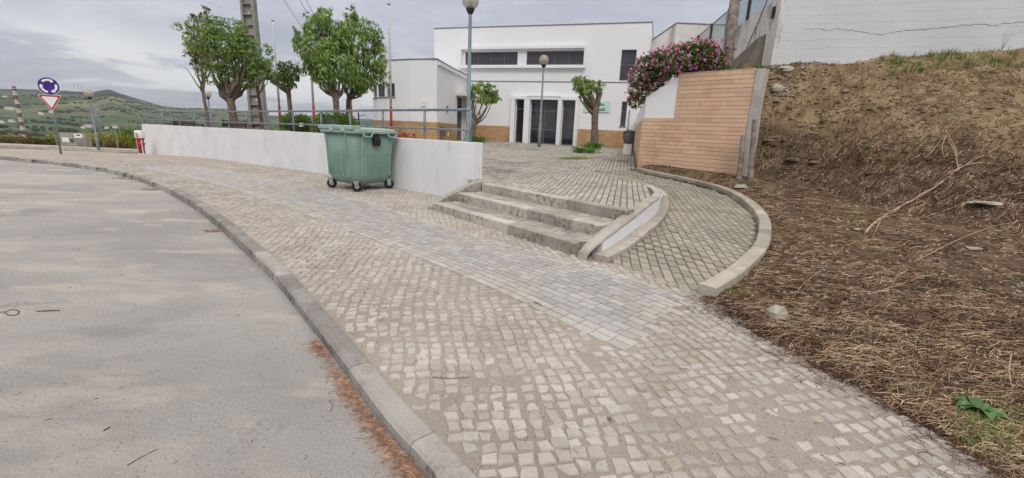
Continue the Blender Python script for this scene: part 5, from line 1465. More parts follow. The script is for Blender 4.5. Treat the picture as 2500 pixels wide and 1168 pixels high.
def leafy_box(name, label, cat, c_, hx, hy, hz, n, L_, w, mat, seed, grp=None, core='darkbush'):
    random.seed(seed); root = thing(name, label, cat, (c_[0], c_[1], c_[2] - hz), grp)
    mb = MB(); mb.lathe(c_, [(.001, -hz)] + [(max(.001, math.cos(R(a)) ** .45), 0) for a in ()] + [(.7 * hx, -hz)] + [(hx * .9 * math.cos(R(a)) ** .5, hz * .9 * math.sin(R(a))) for a in range(-40, 90, 18)] + [(.01, hz * .9)], 18)
    mb.build('stems', MT[core], root, True)  # solid core under the leaves, coloured dark for the shade inside the shrub
    mb = MB()
    for _ in range(n):
        th = random.uniform(0, 6.283); ph = math.asin(random.uniform(-.75, 1)); s_ = random.uniform(.88, 1.05) + .05 * noise.noise(Vector((th * 3, ph * 3, seed)))
        cx_ = math.copysign(abs(math.cos(th)) ** .7, math.cos(th)); cy_ = math.copysign(abs(math.sin(th)) ** .7, math.sin(th)); r_ = math.cos(ph) ** .5
        p = Vector((c_[0] + hx * cx_ * r_ * s_, c_[1] + hy * cy_ * r_ * s_, c_[2] + hz * math.copysign(abs(math.sin(ph)) ** .8, math.sin(ph)) * s_))
        d = (p - Vector(c_)).normalized() + Vector((random.uniform(-1, 1), random.uniform(-1, 1), random.uniform(-.6, 1))) * .9
        leaf_quad(mb, p, d, L_ * random.uniform(.7, 1.2), w)
    mb.build('foliage', MT[mat], root); return root
leafy_box('clipped_hedge', 'smaller clipped round shrub by the small round-crowned tree', 'shrub', (aty(723, 306, 17.2).x, 17.2, 1.42), .52, .45, .5, 3000, .06, .035, 'hedge', 1, 'clipped round shrubs')
leafy_box('clipped_hedge', 'wider clipped round shrub under the twin drooping trees', 'shrub', (aty(820, 306, 15.3).x, 15.3, 1.4), .66, .5, .58, 4200, .06, .035, 'hedge', 2, 'clipped round shrubs')

# ---- pink geranium mass on the planter
def flowers():
    random.seed(31)
    sp = [(1560, 222, 26), (1552, 246, 17), (1566, 192, 28), (1588, 170, 36), (1618, 156, 33), (1650, 149, 33), (1684, 141, 36), (1714, 136, 34), (1744, 146, 26), (1764, 160, 14), (1700, 162, 18), (1655, 165, 18), (1596, 200, 22), (1618, 182, 18), (1730, 122, 18), (1725, 162, 16)]
    root = thing('geranium_bush', 'sprawling pink-flowered geranium bush spilling over the white planter corner', 'flowering shrub', (4.2, 12.8, 2.7))
    lv = MB(); fl = MB(); stem = MB()
    for a, b, r in sp:
        Y = interp(a, [(1545, 13.2), (1600, 12.75), (1660, 12.3), (1770, 11.7)]); rm = r / FPX * Y
        c_ = aty(a, b, Y)
        crown_leaves(lv, c_, rm * .93, int(900 * (rm / .35) ** 2) + 60, .075, .055, .1, .95)
        s0 = c_ + Vector((.1, .25, -rm)); limb(stem, s0, c_, .02, .008, 5)
        for _ in range(int(66 * (rm / .35) ** 2) + 5):
            while True:
                v = Vector((random.uniform(-1, 1), random.uniform(-1, .3), random.uniform(-.8, 1)))
                if .2 < v.length < 1.2: break
            p = c_ + v.normalized() * rm * random.uniform(1.0, 1.17)
            R_ = random.uniform(.022, .042); nrm = (v.normalized() + Vector((0, -.3, .4))).normalized()
            for _k in range(6):
                d = (nrm * .5 + Vector((random.uniform(-1, 1), random.uniform(-1, 1), random.uniform(-1, 1)))).normalized()
                leaf_quad(fl, p, d, R_ * 1.3, R_ * 1.3, .1)
    # loose upright sprigs against the sky
    for _ in range(50):
        a = random.uniform(1550, 1760); b = interp(a, [(1545, 172), (1560, 152), (1590, 132), (1620, 124), (1660, 114), (1700, 100), (1740, 105), (1765, 140)]) + random.uniform(-6, 6)
        Y = interp(a, [(1545, 13.2), (1600, 12.75), (1660, 12.3), (1770, 11.7)]); p = aty(a, b, Y)
        stem.tube([p + Vector((0, .05, -.16)), p], .003, 4)
        for _k in range(6): leaf_quad(fl, p, Vector((random.uniform(-1, 1), random.uniform(-1, 1), random.uniform(-.3, 1))), .03, .03, .1)
    stem.build('stems', MT['bark'], root); lv.build('foliage', MT['gerleaf'], root)
    f = fl.build('blossoms', MT['pink'], root); f['kind'] = 'stuff'
    # green ground plants on the planter rim, right of the flowers
    mb = MB()
    for _ in range(46):
        a = random.uniform(1745, 1862); p = aty(a, 160, 11.5); z = 3.22; q = Vector((p.x, 11.35 + random.uniform(-.05, .5) + (5.5 - p.x) * .55, z))
        crown_leaves(mb, q + Vector((0, 0, .06)), random.uniform(.06, .15), 24, .07, .02, -.4)
        tuft(mb, q, 6, .22, .08, .005)
    mb.build('rim_weeds', MT['weed'], label='low green weeds along the top of the clad wall', cat='weeds', kind='stuff')
flowers()

# ---- weeds near the hall and on the plaza
random.seed(51)
def weed(px, py, f, n, h, sp, label, mat='weed', grp=None, Y=None):
    p = hit(px, py, f) if Y is None else Vector((aty(px, py, Y).x, Y, f(0, Y)))
    mb = MB(); tuft(mb, p, n, h, sp, h * .05, .9)
    for _ in range(n // 2):
        a = random.uniform(0, 6.28); q = p + Vector((math.cos(a) * sp * random.random(), math.sin(a) * sp * random.random(), h * random.uniform(.1, .6)))
        leaf_quad(mb, q, Vector((math.cos(a), math.sin(a), random.uniform(-.1, .8))), h * .6, h * .22)
    return mb.build('weed_clump', MT[mat], label=label, cat='weeds', group=grp)
weed(1162, 345, plaza, 150, .35, .5, 'weed clump at the foot of the vase-shaped tree', Y=22.2)
weed(1447, 352, plaza, 160, .34, .42, 'weed clump at the foot of the pollarded tree', Y=21.2)
weed(1413, 372, plaza, 90, .28, .26, 'left weed clump between the pavers in front of the pollarded tree', Y=17.8)
weed(1441, 372, plaza, 110, .26, .32, 'right weed clump between the pavers in front of the pollarded tree', Y=17.8)
mb = MB()
for _ in range(700):
    px_ = random.gauss(1402, 20); py_ = random.gauss(388, 1.6)
    d_ = hit(px_, py_, plaza); tuft(mb, d_, 2, .05, .03, .004)
mb.build('grass_strip', MT['grass'], label='thin strip of grass growing out of the plaza pavers', cat='grass', kind='stuff')
mb = MB()
for u in [random.uniform(-2.2, 4.6) for _ in range(26)] + [random.uniform(1.4, 4.6) for _ in range(24)]:
    q = FP3((tuple(FP), tuple(FD)), u, random.uniform(.05, .2), 1.07); tuft(mb, q, 10, .1, .05, .006)
for _ in range(40):
    t = random.random(); q = TA.lerp(TR, t * .7); tuft(mb, Vector((q.x - .05, q.y, plaza(0, q.y))), 8, .09, .05, .005)
mb.build('joint_weeds', MT['weed'], label='scattered weeds along the wall feet of the plaza', cat='weeds', kind='stuff')
# bed plants right behind the low wall
random.seed(61)
mb = MB(); mb2 = MB(); st = MB()
for px_ in [random.uniform(520, 700) for _ in range(300)]:
    Y = interp(px_, [(520, 19.6), (700, 15.6)]) + random.uniform(0, .8); x = aty(px_, 300, Y).x; z = wall_top(x, Y) - .1
    tuft(mb, Vector((x, Y, z)), 4, .2, .06, .006); 
    st.bbox(x - .05 + .1, x + .12, Y - .04, Y + .05, z, z + random.uniform(.06, .13), .012)
mb.build('bed_plants', MT['grass'], label='low bed plants just behind the low wall', cat='plants', kind='stuff')
st.build('bed_stones', MT['rock'], label='pale stones in the bed behind the low wall', cat='stones', kind='stuff')
mb = MB(); mb2 = MB()
for _ in range(60):
    px_ = random.uniform(945, 1015); Y = random.uniform(11.7, 12.3); x = aty(px_, 330, Y).x; z = 1.25
    tuft(mb, Vector((x, Y, z)), 4, .16, .05, .005)
    p = Vector((x, Y, z + random.uniform(.1, .22)))
    for _k in range(5): leaf_quad(mb2, p, Vector((random.uniform(-1, 1), random.uniform(-1, 1), random.uniform(-.3, 1))), .035, .035)
fr_ = thing('red_flowers', 'small red flowers behind the low wall beside the nearest flagpole', 'flowers', (aty(980, 330, 12).x, 12, 1.2))
mb.build('stalks', MT['grass'], fr_); x_ = mb2.build('blossoms', MT['redfl'], fr_); x_['kind'] = 'stuff'
# terrace bed soil (raised behind the wall)
bp = resample(wline, .5); mb = MB(); mb.strip(bp[4:-2], .285, 1.5, lambda i, p: .3, lambda i, p: wall_top(p.x, p.y) - .14)
mb.build('planting_bed', MT['dirt'], kind='structure', label='raised soil bed behind the low wall')

# ---- benches (seen from behind)
def bench(label, pxl, pxr, ytop, Y, seed):
    a = aty(pxl, ytop, Y); b = aty(pxr, ytop + 2, Y - .2); w = (b.xy - a.xy).length; az = math.atan2(b.y - a.y, b.x - a.x); zt = a.z
    root = thing('bench', label, 'bench', ((a.x + b.x) / 2, (a.y + b.y) / 2, zt - .85), 'benches on the terrace')
    def pl_(mb, n_, m, p=root): mb.xf((a.x, a.y, zt - .85), az); return mb.build(n_, m, p, bevel=.004)
    for z in (.52, .645, .765): 
        pass
    mb = MB()
    for z in (.50, .615, .73): mb.bbox(.02, w - .02, -.03, .0, z, z + .10, .01)
    pl_(mb, 'backrest', MT['brownwood'])
    mb = MB()
    for y in (.05, .17, .29, .41): mb.bbox(.02, w - .02, y, y + .1, .4, .435, .008)
    pl_(mb, 'seat', MT['brownwood'])
    for x in (.02, w - .1):
        mb = MB(); mb.bbox(x, x + .07, -.08, -.03, 0, .85, .01); mb.bbox(x, x + .07, .4, .46, 0, .64, .01); mb.bbox(x, x + .07, -.03, .46, .34, .39, .01); mb.bbox(x, x + .07, -.03, .46, .6, .65, .01)
        pl_(mb, 'side_frame', MT['dark'])
bench('brown slatted bench at the far end of the terrace, left of the thin rusty tree', 424, 479, 291, 22.5, 1)
bench('brown slatted bench in front of the thick forking tree', 543, 604, 292, 19.6, 2)
# small bollard light
p = aty(737, 322, 15.4); mb = MB()
root = thing('bollard_light', 'small black and white bollard light before the smaller clipped shrub', 'bollard light', (p.x, 15.4, .9))
mb.bbox(p.x - .05, p.x + .05, 15.35, 15.45, .9, 1.5, .01); mb.build('post', MT['black'], root)
mb = MB(); mb.bbox(p.x - .055, p.x + .055, 15.345, 15.455, 1.5, 1.62, .01); mb.build('light_head', MT['whitepaint'], root)

# ---- flagpoles
for (px_, Y, lab) in ((684, 24, 'white flagpole with faded red foot beside the small round-crowned tree'), (767, 22, 'white flagpole with faded red foot left of the twin drooping trees'),
                     (858, 21, 'flagpole mostly hidden behind the twin drooping trees'), (955, 20, 'tall white flagpole with red foot in front of the curved wing')):
    x = aty(px_, 290, Y).x; root = thing('flagpole', lab, 'flagpole', (x, Y, .8), 'white flagpoles with red feet')
    mb = MB(); mb.lathe((x, Y, .8), [(.065, 0), (.06, 1.68)], 12); mb.build('red_foot', MT['polered'], root, True)
    mb = MB(); mb.lathe((x, Y, .8), [(.055, 1.68), (.045, 5.6), (.036, 5.7)], 12); mb.build('shaft', MT['whitepaint'], root, True)
    mb = MB(); mb.lathe((x, Y, .8), [(.03, 5.7), (.07, 5.74), (.07, 5.78), (.02, 5.82)], 10); mb.build('finial', MT['zinc'], root, True)

# ---- concrete power pole with recessed web, and wires
def power_pole():
    Y = 28.; b = aty(632, 300, Y); t = aty(608, 0, Y); z0 = .6; H_ = 13.
    root = thing('power_pole', 'massive grey concrete power pole with ladder-like recesses', 'power pole', (b.x, Y, z0))
    def wd(z): return .5 - .2 * (z - z0) / H_
    x = b.x; mb = MB()
    for s_ in (-1, 1):
        w0, w1 = wd(z0), wd(z0 + H_)
        vs = []
        for z, w in ((z0, w0), (z0 + H_, w1)):
            xo = x + s_ * w; xi = x + s_ * (w - .13)
            vs += [(min(xo, xi), Y - .2, z), (max(xo, xi), Y - .2, z), (max(xo, xi), Y + .2, z), (min(xo, xi), Y + .2, z)]
        mb.add(vs, [(3, 2, 1, 0), (4, 5, 6, 7)] + [(i, (i + 1) % 4, 4 + (i + 1) % 4, 4 + i) for i in range(4)])
    mb.build('flange', MT['polecon'], root)
    web = MB(); z = z0; k = 0
    web.add([(x - wd(z0) + .1, Y, z0), (x + wd(z0) - .1, Y, z0), (x + wd(z0 + H_) - .1, Y, z0 + H_), (x - wd(z0 + H_) + .1, Y, z0 + H_), (x - wd(z0) + .1, Y + .1, z0), (x + wd(z0) - .1, Y + .1, z0), (x + wd(z0 + H_) - .1, Y + .1, z0 + H_), (x - wd(z0 + H_) + .1, Y + .1, z0 + H_)],
            [(0, 1, 2, 3), (7, 6, 5, 4)])
    web.build('web', MT['polecon'], root)
    z = z0 + .3
    while z < z0 + H_ - .2:
        rib = MB(); w = wd(z) - .125; rib.box(x - w, x + w, Y - .17, Y - .002, z, z + .07); z += .56; rib.build('crosspiece', MT['polecon'], root)
    for z in (2.9, 7.7):
        mb = MB(); mb.lathe((x, Y - .02, z), [(.07, -.02), (.07, .015)], 12, 0, 'y'); mb.build('marker_disc', MT['whitepaint'], root)
    return x, Y, z0 + H_
power_pole()
for i, (p0, p1, lab) in enumerate([((686, -12), (898, 292), 'leftmost overhead wire'), ((729, -8), (900, 290), 'middle overhead wire'), ((745, -8), (902, 289), 'rightmost overhead wire')]):
    a = aty(*p0, 30); b = aty(*p1, 130); a2 = a + (a - b) * .05
    mb = MB(); mb.tube([a2 + (b - a2) * t - Vector((0, 0, .5 * math.sin(math.pi * t))) for t in [k / 12 for k in range(13)]], .014, 5)
    mb.build('overhead_wire', MT['dark'], label=lab + ' slanting down behind the twin drooping trees', cat='wire', group='overhead wires')
def far_light():
    Y = 62.; b = aty(876, 300, Y); t = aty(876, 275, Y); x = b.x
    root = thing('road_light', 'double-armed road light far beyond the terrace', 'street light', (x, Y, -4))
    mb = MB(); mb.tube([(x, Y, -4), (x, Y, t.z)], .1, 8); mb.build('post', MT['dark'], root)
    for s_, dz in ((1, -.35), (-1, -.9)):
        mb = MB(); mb.tube([(x, Y, t.z + dz - .25), (x + s_ * .35, Y, t.z + dz), (x + s_ * .6, Y, t.z + dz + .02)], .04, 6); a_ = mb.build('arm', MT['dark'], root)
        mb = MB(); mb.bbox(min(x + s_ * .5, x + s_ * .95), max(x + s_ * .5, x + s_ * .95), Y - .12, Y + .12, t.z + dz - .02, t.z + dz + .1, .02); mb.build('lamp_head', MT['signback'], a_)
far_light()

# ================================================================== COUNTRYSIDE
ridge_px = [(-400, 215), (-200, 214), (0, 220), (80, 222), (150, 224), (222, 228), (235, 226), (258, 222), (275, 223), (300, 233), (350, 247), (400, 261), (450, 266), (520, 268), (560, 271), (600, 279), (640, 284), (700, 290), (780, 288), (860, 294), (900, 294), (960, 300), (1100, 308)]
RG = []
for px_, py_ in ridge_px:
    d = ray(px_, py_); RG.append((math.atan2(d.x, d.y), d.z / math.hypot(d.x, d.y)))
def hillz(x, y):
    r = math.hypot(x, y); a = math.atan2(x, y)
    near = interp(r, [(28, -1.3), (45, -3.2), (80, -7.5), (160, -15), (320, -26), (600, -37), (900, -38)])
    rs = interp(a, RG)
    zr = EYE + rs * 3600
    t = sm(800, 3600, r) ** 1.15
    z = near * (1 - t) + zr * t
    if r > 3600: z = zr - (r - 3600) * .03
    und = sm(250, 900, r) * (1 - sm(2900, 3600, r))
    z += und * 26 * fbm(x, y, .0011, 4) + sm(100, 300, r) * 3 * fbm(x, y, .008, 3)
    if r > 2600: z += sm(2600, 3500, r) * 4.5 * abs(fbm(x, y, .012, 4))
    return z
mb = MB(); NA = 260; a0, a1 = R(-66), R(12); rs_ = [28]
while rs_[-1] < 4300: rs_.append(rs_[-1] * 1.028 + .3)
for r in rs_:
    for i in range(NA + 1):
        a = a0 + (a1 - a0) * i / NA; x, y = r * math.sin(a), r * math.cos(a); mb.v.append((x, y, hillz(x, y)))
for j in range(len(rs_) - 1):
    for i in range(NA):
        q = j * (NA + 1) + i; mb.f.append((q, q + 1, q + NA + 2, q + NA + 1)); mb.mi.append(0)
mb.build('hills', MT['farm'], smooth=True, kind='structure', label='rolling farmland and hills', origin=(0, 0, 0))
mb = MB(); mb.add([(-9000, -3000, -60), (9000, -3000, -60), (9000, 12000, -60), (-9000, 12000, -60)], [(0, 1, 2, 3)])
mb.build('valley_floor', MT['farm'], kind='structure', label='distant valley floor', origin=(0, 0, -60))
# distant woods and hedgerow trees: one mass
random.seed(77); mb = MB()
def blob(mb, x, y, z, r):
    n = 6; vs = []
    for k in range(n): a = 6.283 * k / n; vs.append((x + r * math.cos(a) * random.uniform(.8, 1.2), y + r * math.sin(a), z))
    for k in range(n): a = 6.283 * k / n; vs.append((x + r * .9 * math.cos(a) * random.uniform(.8, 1.2), y + r * .9 * math.sin(a), z + r * random.uniform(.7, 1.1)))
    vs.append((x, y, z + r * random.uniform(1.2, 1.6)))
    mb.add(vs, [(k, (k + 1) % n, n + (k + 1) % n, n + k) for k in range(n)] + [(n + k, n + (k + 1) % n, 2 * n) for k in range(n)])
for _ in range(90):
    r = random.uniform(260, 3000); a = random.uniform(R(-60), R(-12)); th = random.choice([.2, .5, 1.4, 1.7]) + random.uniform(-.2, .2); L_ = random.uniform(60, 380)
    x, y = r * math.sin(a), r * math.cos(a)
    for k in range(int(L_ / 9)):
        if random.random() < .75:
            u = k * 9 + random.uniform(-4, 4); X, Y = x + u * math.cos(th) + random.uniform(-3, 3), y + u * math.sin(th) + random.uniform(-3, 3)
            if Y > 200: blob(mb, X, Y, hillz(X, Y) - .5, random.uniform(2.2, 5))
for _ in range(40):
    r = random.uniform(200, 2600); a = random.uniform(R(-60), R(-14)); x, y = r * math.sin(a), r * math.cos(a)
    for k in range(26):
        X, Y = x + random.gauss(0, 22), y + random.gauss(0, 12); blob(mb, X, Y, hillz(X, Y) - .5, random.uniform(2.5, 5.5))
mb.build('distant_woods', MT['darkbush'], label='hedgerows and copses scattered over the far fields', cat='woods', kind='stuff')
def at_hill(px_, py_):
    d = ray(px_, py_); t = 60.
    while t < 5000:
        p = Vector((0, 0, EYE)) + d * t
        if p.z < hillz(p.x, p.y): return p
        t *= 1.004
    return None
labs = ['white farmhouse low on the hillside left of the red and white mast', 'long white shed right behind the red and white mast', 'small white house in the fields behind the yield triangle', 'pale house just right of the sign post in the middle fields', 'farm building with red roof behind the far globe lamp',
        'white house right of the far globe lamp in the valley', 'small pale house low in the valley near the left frame edge', 'white house beside the small pale one near the left frame edge', 'red-roofed farmhouse in the valley left of the hydrant', 'white shed in the valley beside the hydrant']
for (px_, py_, w, rr_), lab in zip([(14, 239, 14, 0), (28, 268, 30, 0), (101, 280, 14, 0), (127, 276, 14, 0), (218, 311, 26, 1), (204, 314, 12, 0), (6, 301, 12, 0), (30, 299, 16, 0), (282, 313, 16, 1), (262, 315, 12, 0)], labs):
    p = at_hill(px_, py_)
    if p is None: continue
    D_ = p.length; wm = w / FPX * D_ * .5; hm = min(max(3.2, 4.5 / FPX * D_), 7); dm = wm * .5
    root = thing('farmhouse', lab, 'house', tuple(p), 'houses on the far hillside')
    mb = MB(); mb.box(p.x - wm / 2, p.x + wm / 2, p.y - dm / 2, p.y + dm / 2, p.z - 2, p.z + hm * .62); mb.build('wall', MT['whitepaint'], root)
    mb = MB(); e = wm * .03; z1 = p.z + hm * .62
    mb.add([(p.x - wm / 2 - e, p.y - dm / 2 - e, z1 + .02), (p.x + wm / 2 + e, p.y - dm / 2 - e, z1 + .02), (p.x + wm / 2 + e, p.y + dm / 2 + e, z1 + .02), (p.x - wm / 2 - e, p.y + dm / 2 + e, z1 + .02), (p.x - wm / 2 - e, p.y, z1 + hm * .35), (p.x + wm / 2 + e, p.y, z1 + hm * .35)],
           [(0, 1, 5, 4), (2, 3, 4, 5), (0, 4, 3), (1, 2, 5), (0, 3, 2, 1)]); mb.build('roof', MT['roofred'], root)
# red and white mast
def mast():
    Y = 170.; t = aty(29, 211, Y); b = aty(47, 276, Y); x = (t.x + b.x) / 2; x = b.x; zt = t.z
    z0 = hillz(x, Y) - 1
    root = thing('radio_mast', 'red and white banded lattice mast on the left hillside', 'mast', (x, Y, z0))
    nb = 7; hh = (zt - (b.z)) / 6
    zc = zt; col = 0; w = .3
    segs = []
    while zc > z0 and len(segs) < 12:
        segs.append((max(z0, zc - hh), zc, col)); zc -= hh; col ^= 1
    for za, zb, c_ in segs:
        mb = MB()
        ww = w * (1 + (zt - za) * .012)
        for sx_ in (-1, 1):
            for sy_ in (-1, 1): mb.tube([(x + sx_ * ww, Y + sy_ * ww, za), (x + sx_ * ww, Y + sy_ * ww, zb)], .1, 5)
        z = za
        n = 2; dz = (zb - za) / n
        for i in range(n):
            for sy_ in (-1, 1):
                mb.tube([(x - ww, Y + sy_ * ww, za + i * dz), (x + ww, Y + sy_ * ww, za + (i + 1) * dz)], .05, 4); mb.tube([(x + ww, Y + sy_ * ww, za + i * dz), (x - ww, Y + sy_ * ww, za + (i + 1) * dz)], .05, 4)
        if zb - za < 1.2: continue
        for z in (za + .06, zb - .06):
            mb.box(x - ww - .1, x + ww + .1, Y - ww - .1, Y + ww + .1, z - .05, z + .05)
        mb.build('mast_section', MT['polered'] if c_ == 0 else MT['whitepaint'], root)
mast()
# wind turbines on the ridge
for px_, top_, lab in ((180, 203, 'faint wind turbine left of the pair on the ridge'), (190, 205, 'tallest faint wind turbine on the ridge'), (199, 209, 'faint wind turbine right of the pair on the ridge')):
    Y = 3450.; r_ = 3500; p = aty(px_, top_ + 2, 1900.); q = aty(px_, 225, 1900.); d = ray(px_, top_ + 3); k = 3450 / math.hypot(d.x, d.y)
    c_ = Vector((0, 0, EYE)) + d * k; z0 = hillz(c_.x, c_.y) - 5
    root = thing('wind_turbine', lab, 'wind turbine', (c_.x, c_.y, z0), 'wind turbines on the ridge')
    mb = MB(); mb.tube([(c_.x, c_.y, z0), tuple(c_)], [1.8, 1.1], 6); mb.build('tower', MT['whitepaint'], root)
    mb = MB(); mb.bbox(c_.x - 1.5, c_.x + 1.5, c_.y - 4, c_.y + 4, c_.z - 1.5, c_.z + 1.5, .3); nc = mb.build('nacelle', MT['whitepaint'], root)
    for i in range(3):
        a = R(90 + 120 * i + px_); mb = MB(); mb.tube([(c_.x, c_.y - 5, c_.z), (c_.x + 20 * math.cos(a), c_.y - 5, c_.z + 20 * math.sin(a))], [1., .4], 4); mb.build('blade', MT['whitepaint'], nc)

# roadside shrubs beyond the far pavement
random.seed(88)
def shrub_mass(name, label, mats, n, pxr, ybot, hts, Yr, seed):
    random.seed(seed); mb = MB(); lo, hi = pxr
    for _ in range(n):
        px_ = random.uniform(lo, hi); Y = random.uniform(*Yr); x = aty(px_, 300, Y).x; z = max(walk(0, Y), -1.0) if Y < 34 else hillz(x, Y)
        h = hts(px_) * random.uniform(.55, 1.05)
        for _k in range(3):
            c_ = Vector((x + random.gauss(0, .25), Y + random.gauss(0, .2), z + h * random.uniform(.25, .9)))
            crown_leaves(mb, c_, random.uniform(.12, .3), 28, .14, .05, -.5)
        for _k in range(3): mb.tube([(x + random.gauss(0, .2), Y, z), (x + random.gauss(0, .35), Y, z + h * random.uniform(.8, 1.2))], .01, 3)
    return mb.build(name, MT[mats], label=label, cat='shrubs', kind='stuff')
shrub_mass('verge_shrubs', 'yellow-green shrubs behind the cabinet and far lamp', 'yellowbush', 150, (120, 345), 355, lambda p: 1.25 if p > 195 else .9, (32.2, 34), 1)
shrub_mass('verge_shrubs', 'olive and yellow bushes at the far left of the verge', 'yellowbush', 70, (-40, 140), 355, lambda p: .75, (33, 36), 2)
shrub_mass('dry_scrub', 'dry brown scrub along the foot of the verge', 'brownbush', 170, (-60, 345), 358, lambda p: .5, (31.8, 33), 3)
shrub_mass('dark_bushes', 'dark green bushes beyond the far left verge', 'darkbush', 70, (-60, 120), 340, lambda p: 2.6, (44, 52), 4)
shrub_mass('verge_shrubs', 'green shrubs behind the hydrant end of the low wall', 'hedge', 60, (290, 345), 345, lambda p: 1.7, (33, 35), 5)

# ================================================================== NEEDLES, DEBRIS, ROCKS, BRANCHES
random.seed(101)
def tri_stick(mb, p, d, L_, r, bend=.15, seg=2, g_=None):
    d = d.normalized(); s_ = d.cross(Vector((0, 0, 1))); s_ = s_.normalized() if s_.length > .01 else Vector((1, 0, 0)); u = s_.cross(d)
    off = (s_ * random.uniform(-1, 1) + u * random.uniform(-.3, .6)) * bend * L_
    o = len(mb.v)
    for i in range(seg + 1):
        t = i / seg; q = p + d * (L_ * (t - .5)) + off * (1 - (2 * t - 1) ** 2); rr = r * (1 - .5 * abs(2 * t - 1) * t)
        for a in (0, 2.094, 4.189): v = q + (s_ * math.cos(a) + u * math.sin(a)) * rr; mb.v.append((v.x, v.y, v.z))
    for i in range(seg):
        for k in range(3): a, b = o + i * 3 + k, o + i * 3 + (k + 1) % 3; mb.f.append((a, b, b + 3, a + 3)); mb.mi.append(0)
mb = MB()
def kerb_pos(Y):
    q = kx(Y); q2 = kx(Y + .05); t = Vector((q2 - q, .05)).normalized(); r = Vector((t.y, -t.x)); return Vector((q, Y)), r
for _ in range(7500):
    Y = random.uniform(.75, 3.12); P, r = kerb_pos(Y)
    if random.random() > .62 + .9 * nz(Y, 0, 3, 4.5): continue
    w = interp(Y, [(.75, .12), (1.6, .10), (2.2, .085), (2.6, .1), (2.95, .08), (3.12, .12)]) * (1 + .5 * nz(Y, 0, 0, 6))
    o = .152 + abs(random.gauss(0, .5)) * w; q = P - r * o
    z = roadz(q.x, q.y) + .002 + random.random() * .022 * max(0, 1 - (o - .15) / max(w, .02))
    a = random.uniform(0, 6.28); tri_stick(mb, Vector((q.x, q.y, z)), Vector((math.cos(a), math.sin(a), random.uniform(-.25, .25))), random.uniform(.025, .055), .0010, .2)
for (cx_, cy_, n, s_) in [(302, 437, 70, .14), (366, 464, 110, .12), (518, 566, 60, .06)]:
    c_ = hit(cx_, cy_, roadz)
    for _ in range(n):
        q = Vector((c_.x + random.gauss(0, s_), c_.y + random.gauss(0, s_ * .45))); a = random.uniform(0, 6.28)
        tri_stick(mb, Vector((q.x, q.y, roadz(q.x, q.y) + random.uniform(.002, .014))), Vector((math.cos(a), math.sin(a), random.uniform(-.2, .2))), random.uniform(.05, .1), .003, .2)
mb.build('pine_needles', MT['needle'], label='red-brown pine needles gathered along the kerb foot', cat='needles', kind='stuff')

# dirt litter
random.seed(103)
def on_dirt(x, y): return dirt_mask(x, y) and x > edgeX(y) + .02
def dens_pts(n, xmax=9.5):
    out = []
    while len(out) < n:
        # sample by view so that density per picture area is even
        px_, py_ = random.uniform(1560, 2560), random.uniform(150, 1200); d = ray(px_, py_); t = .8; ok = None
        while t < 16:
            p = Vector((0, 0, EYE)) + d * t
            if p.x > 16 or p.y > 12.5: break
            if p.z < bank(p.x, p.y, False): ok = p; break
            t += .05
        if ok is None or not on_dirt(ok.x, ok.y): continue
        out.append((ok.x + random.uniform(-.04, .04), ok.y + random.uniform(-.04, .04), t))
    return out
def slope_dir(x, y, a):
    e = .05; gx = (bank(x + e, y, False) - bank(x - e, y, False)) / (2 * e); gy = (bank(x, y + e, False) - bank(x, y - e, False)) / (2 * e)
    return Vector((math.cos(a), math.sin(a), gx * math.cos(a) + gy * math.sin(a)))
def litter_mesh(name, label, n, Lr, rr, mat, zoff=.02, skip=.0, band=None):
    mb = MB()
    for x, y, t in dens_pts(n):
        if y > 9 and random.random() < skip: continue
        z = bank(x, y)
        q = Vector((x, y)) - WO; hh = z
        if hh > 1.9 and random.random() < .55: continue
        if random.random() > .35 + 1.1 * (nz(x, y, 6, .9) + .5 * nz(x, y, 8, 2.6) + .45): continue
        a = random.gauss(0.25, .55) if random.random() < .6 else random.uniform(0, 6.28)
        k = min(1.6, .55 + t * .12)
        tri_stick(mb, Vector((x, y, z + random.uniform(0, zoff))), slope_dir(x, y, a) + Vector((0, 0, random.uniform(-.18, .22))), random.uniform(*Lr) * k, random.uniform(*rr) * k, .22, 3)
    return mb.build(name, mat, label=label, cat='litter', kind='stuff')
litter_mesh('twig_litter', 'brown twig litter covering the bare ground', 21000, (.03, .17), (.001, .003), MT['twig'], .03)
litter_mesh('dark_twig_litter', 'dark rotted twigs matted over the ground', 14000, (.04, .18), (.0015, .0042), MT['twigdark'], .015)
litter_mesh('straw_litter', 'pale dry straw strewn over the ground', 1700, (.06, .26), (.001, .0022), MT['straw'], .05)
mb = MB()
for x, y, t in dens_pts(1500):
    z = bank(x, y); r = random.uniform(.006, .02) * min(2, .6 + t * .2); n = 5
    vs = [(x + r * math.cos(6.283 * k / n) * random.uniform(.7, 1.3), y + r * math.sin(6.283 * k / n) * random.uniform(.6, 1.2), z) for k in range(n)] + [(x + r * .3, y, z + r * .7), (x - r * .3, y, z + r * .6)]
    mb.add(vs, [(k, (k + 1) % n, n + (k > 1)) for k in range(n)])
mb.build('pebbles', MT['rock'], label='pale pebbles and chips scattered on the ground', cat='pebbles', kind='stuff')
mb = MB(); cnt = 0
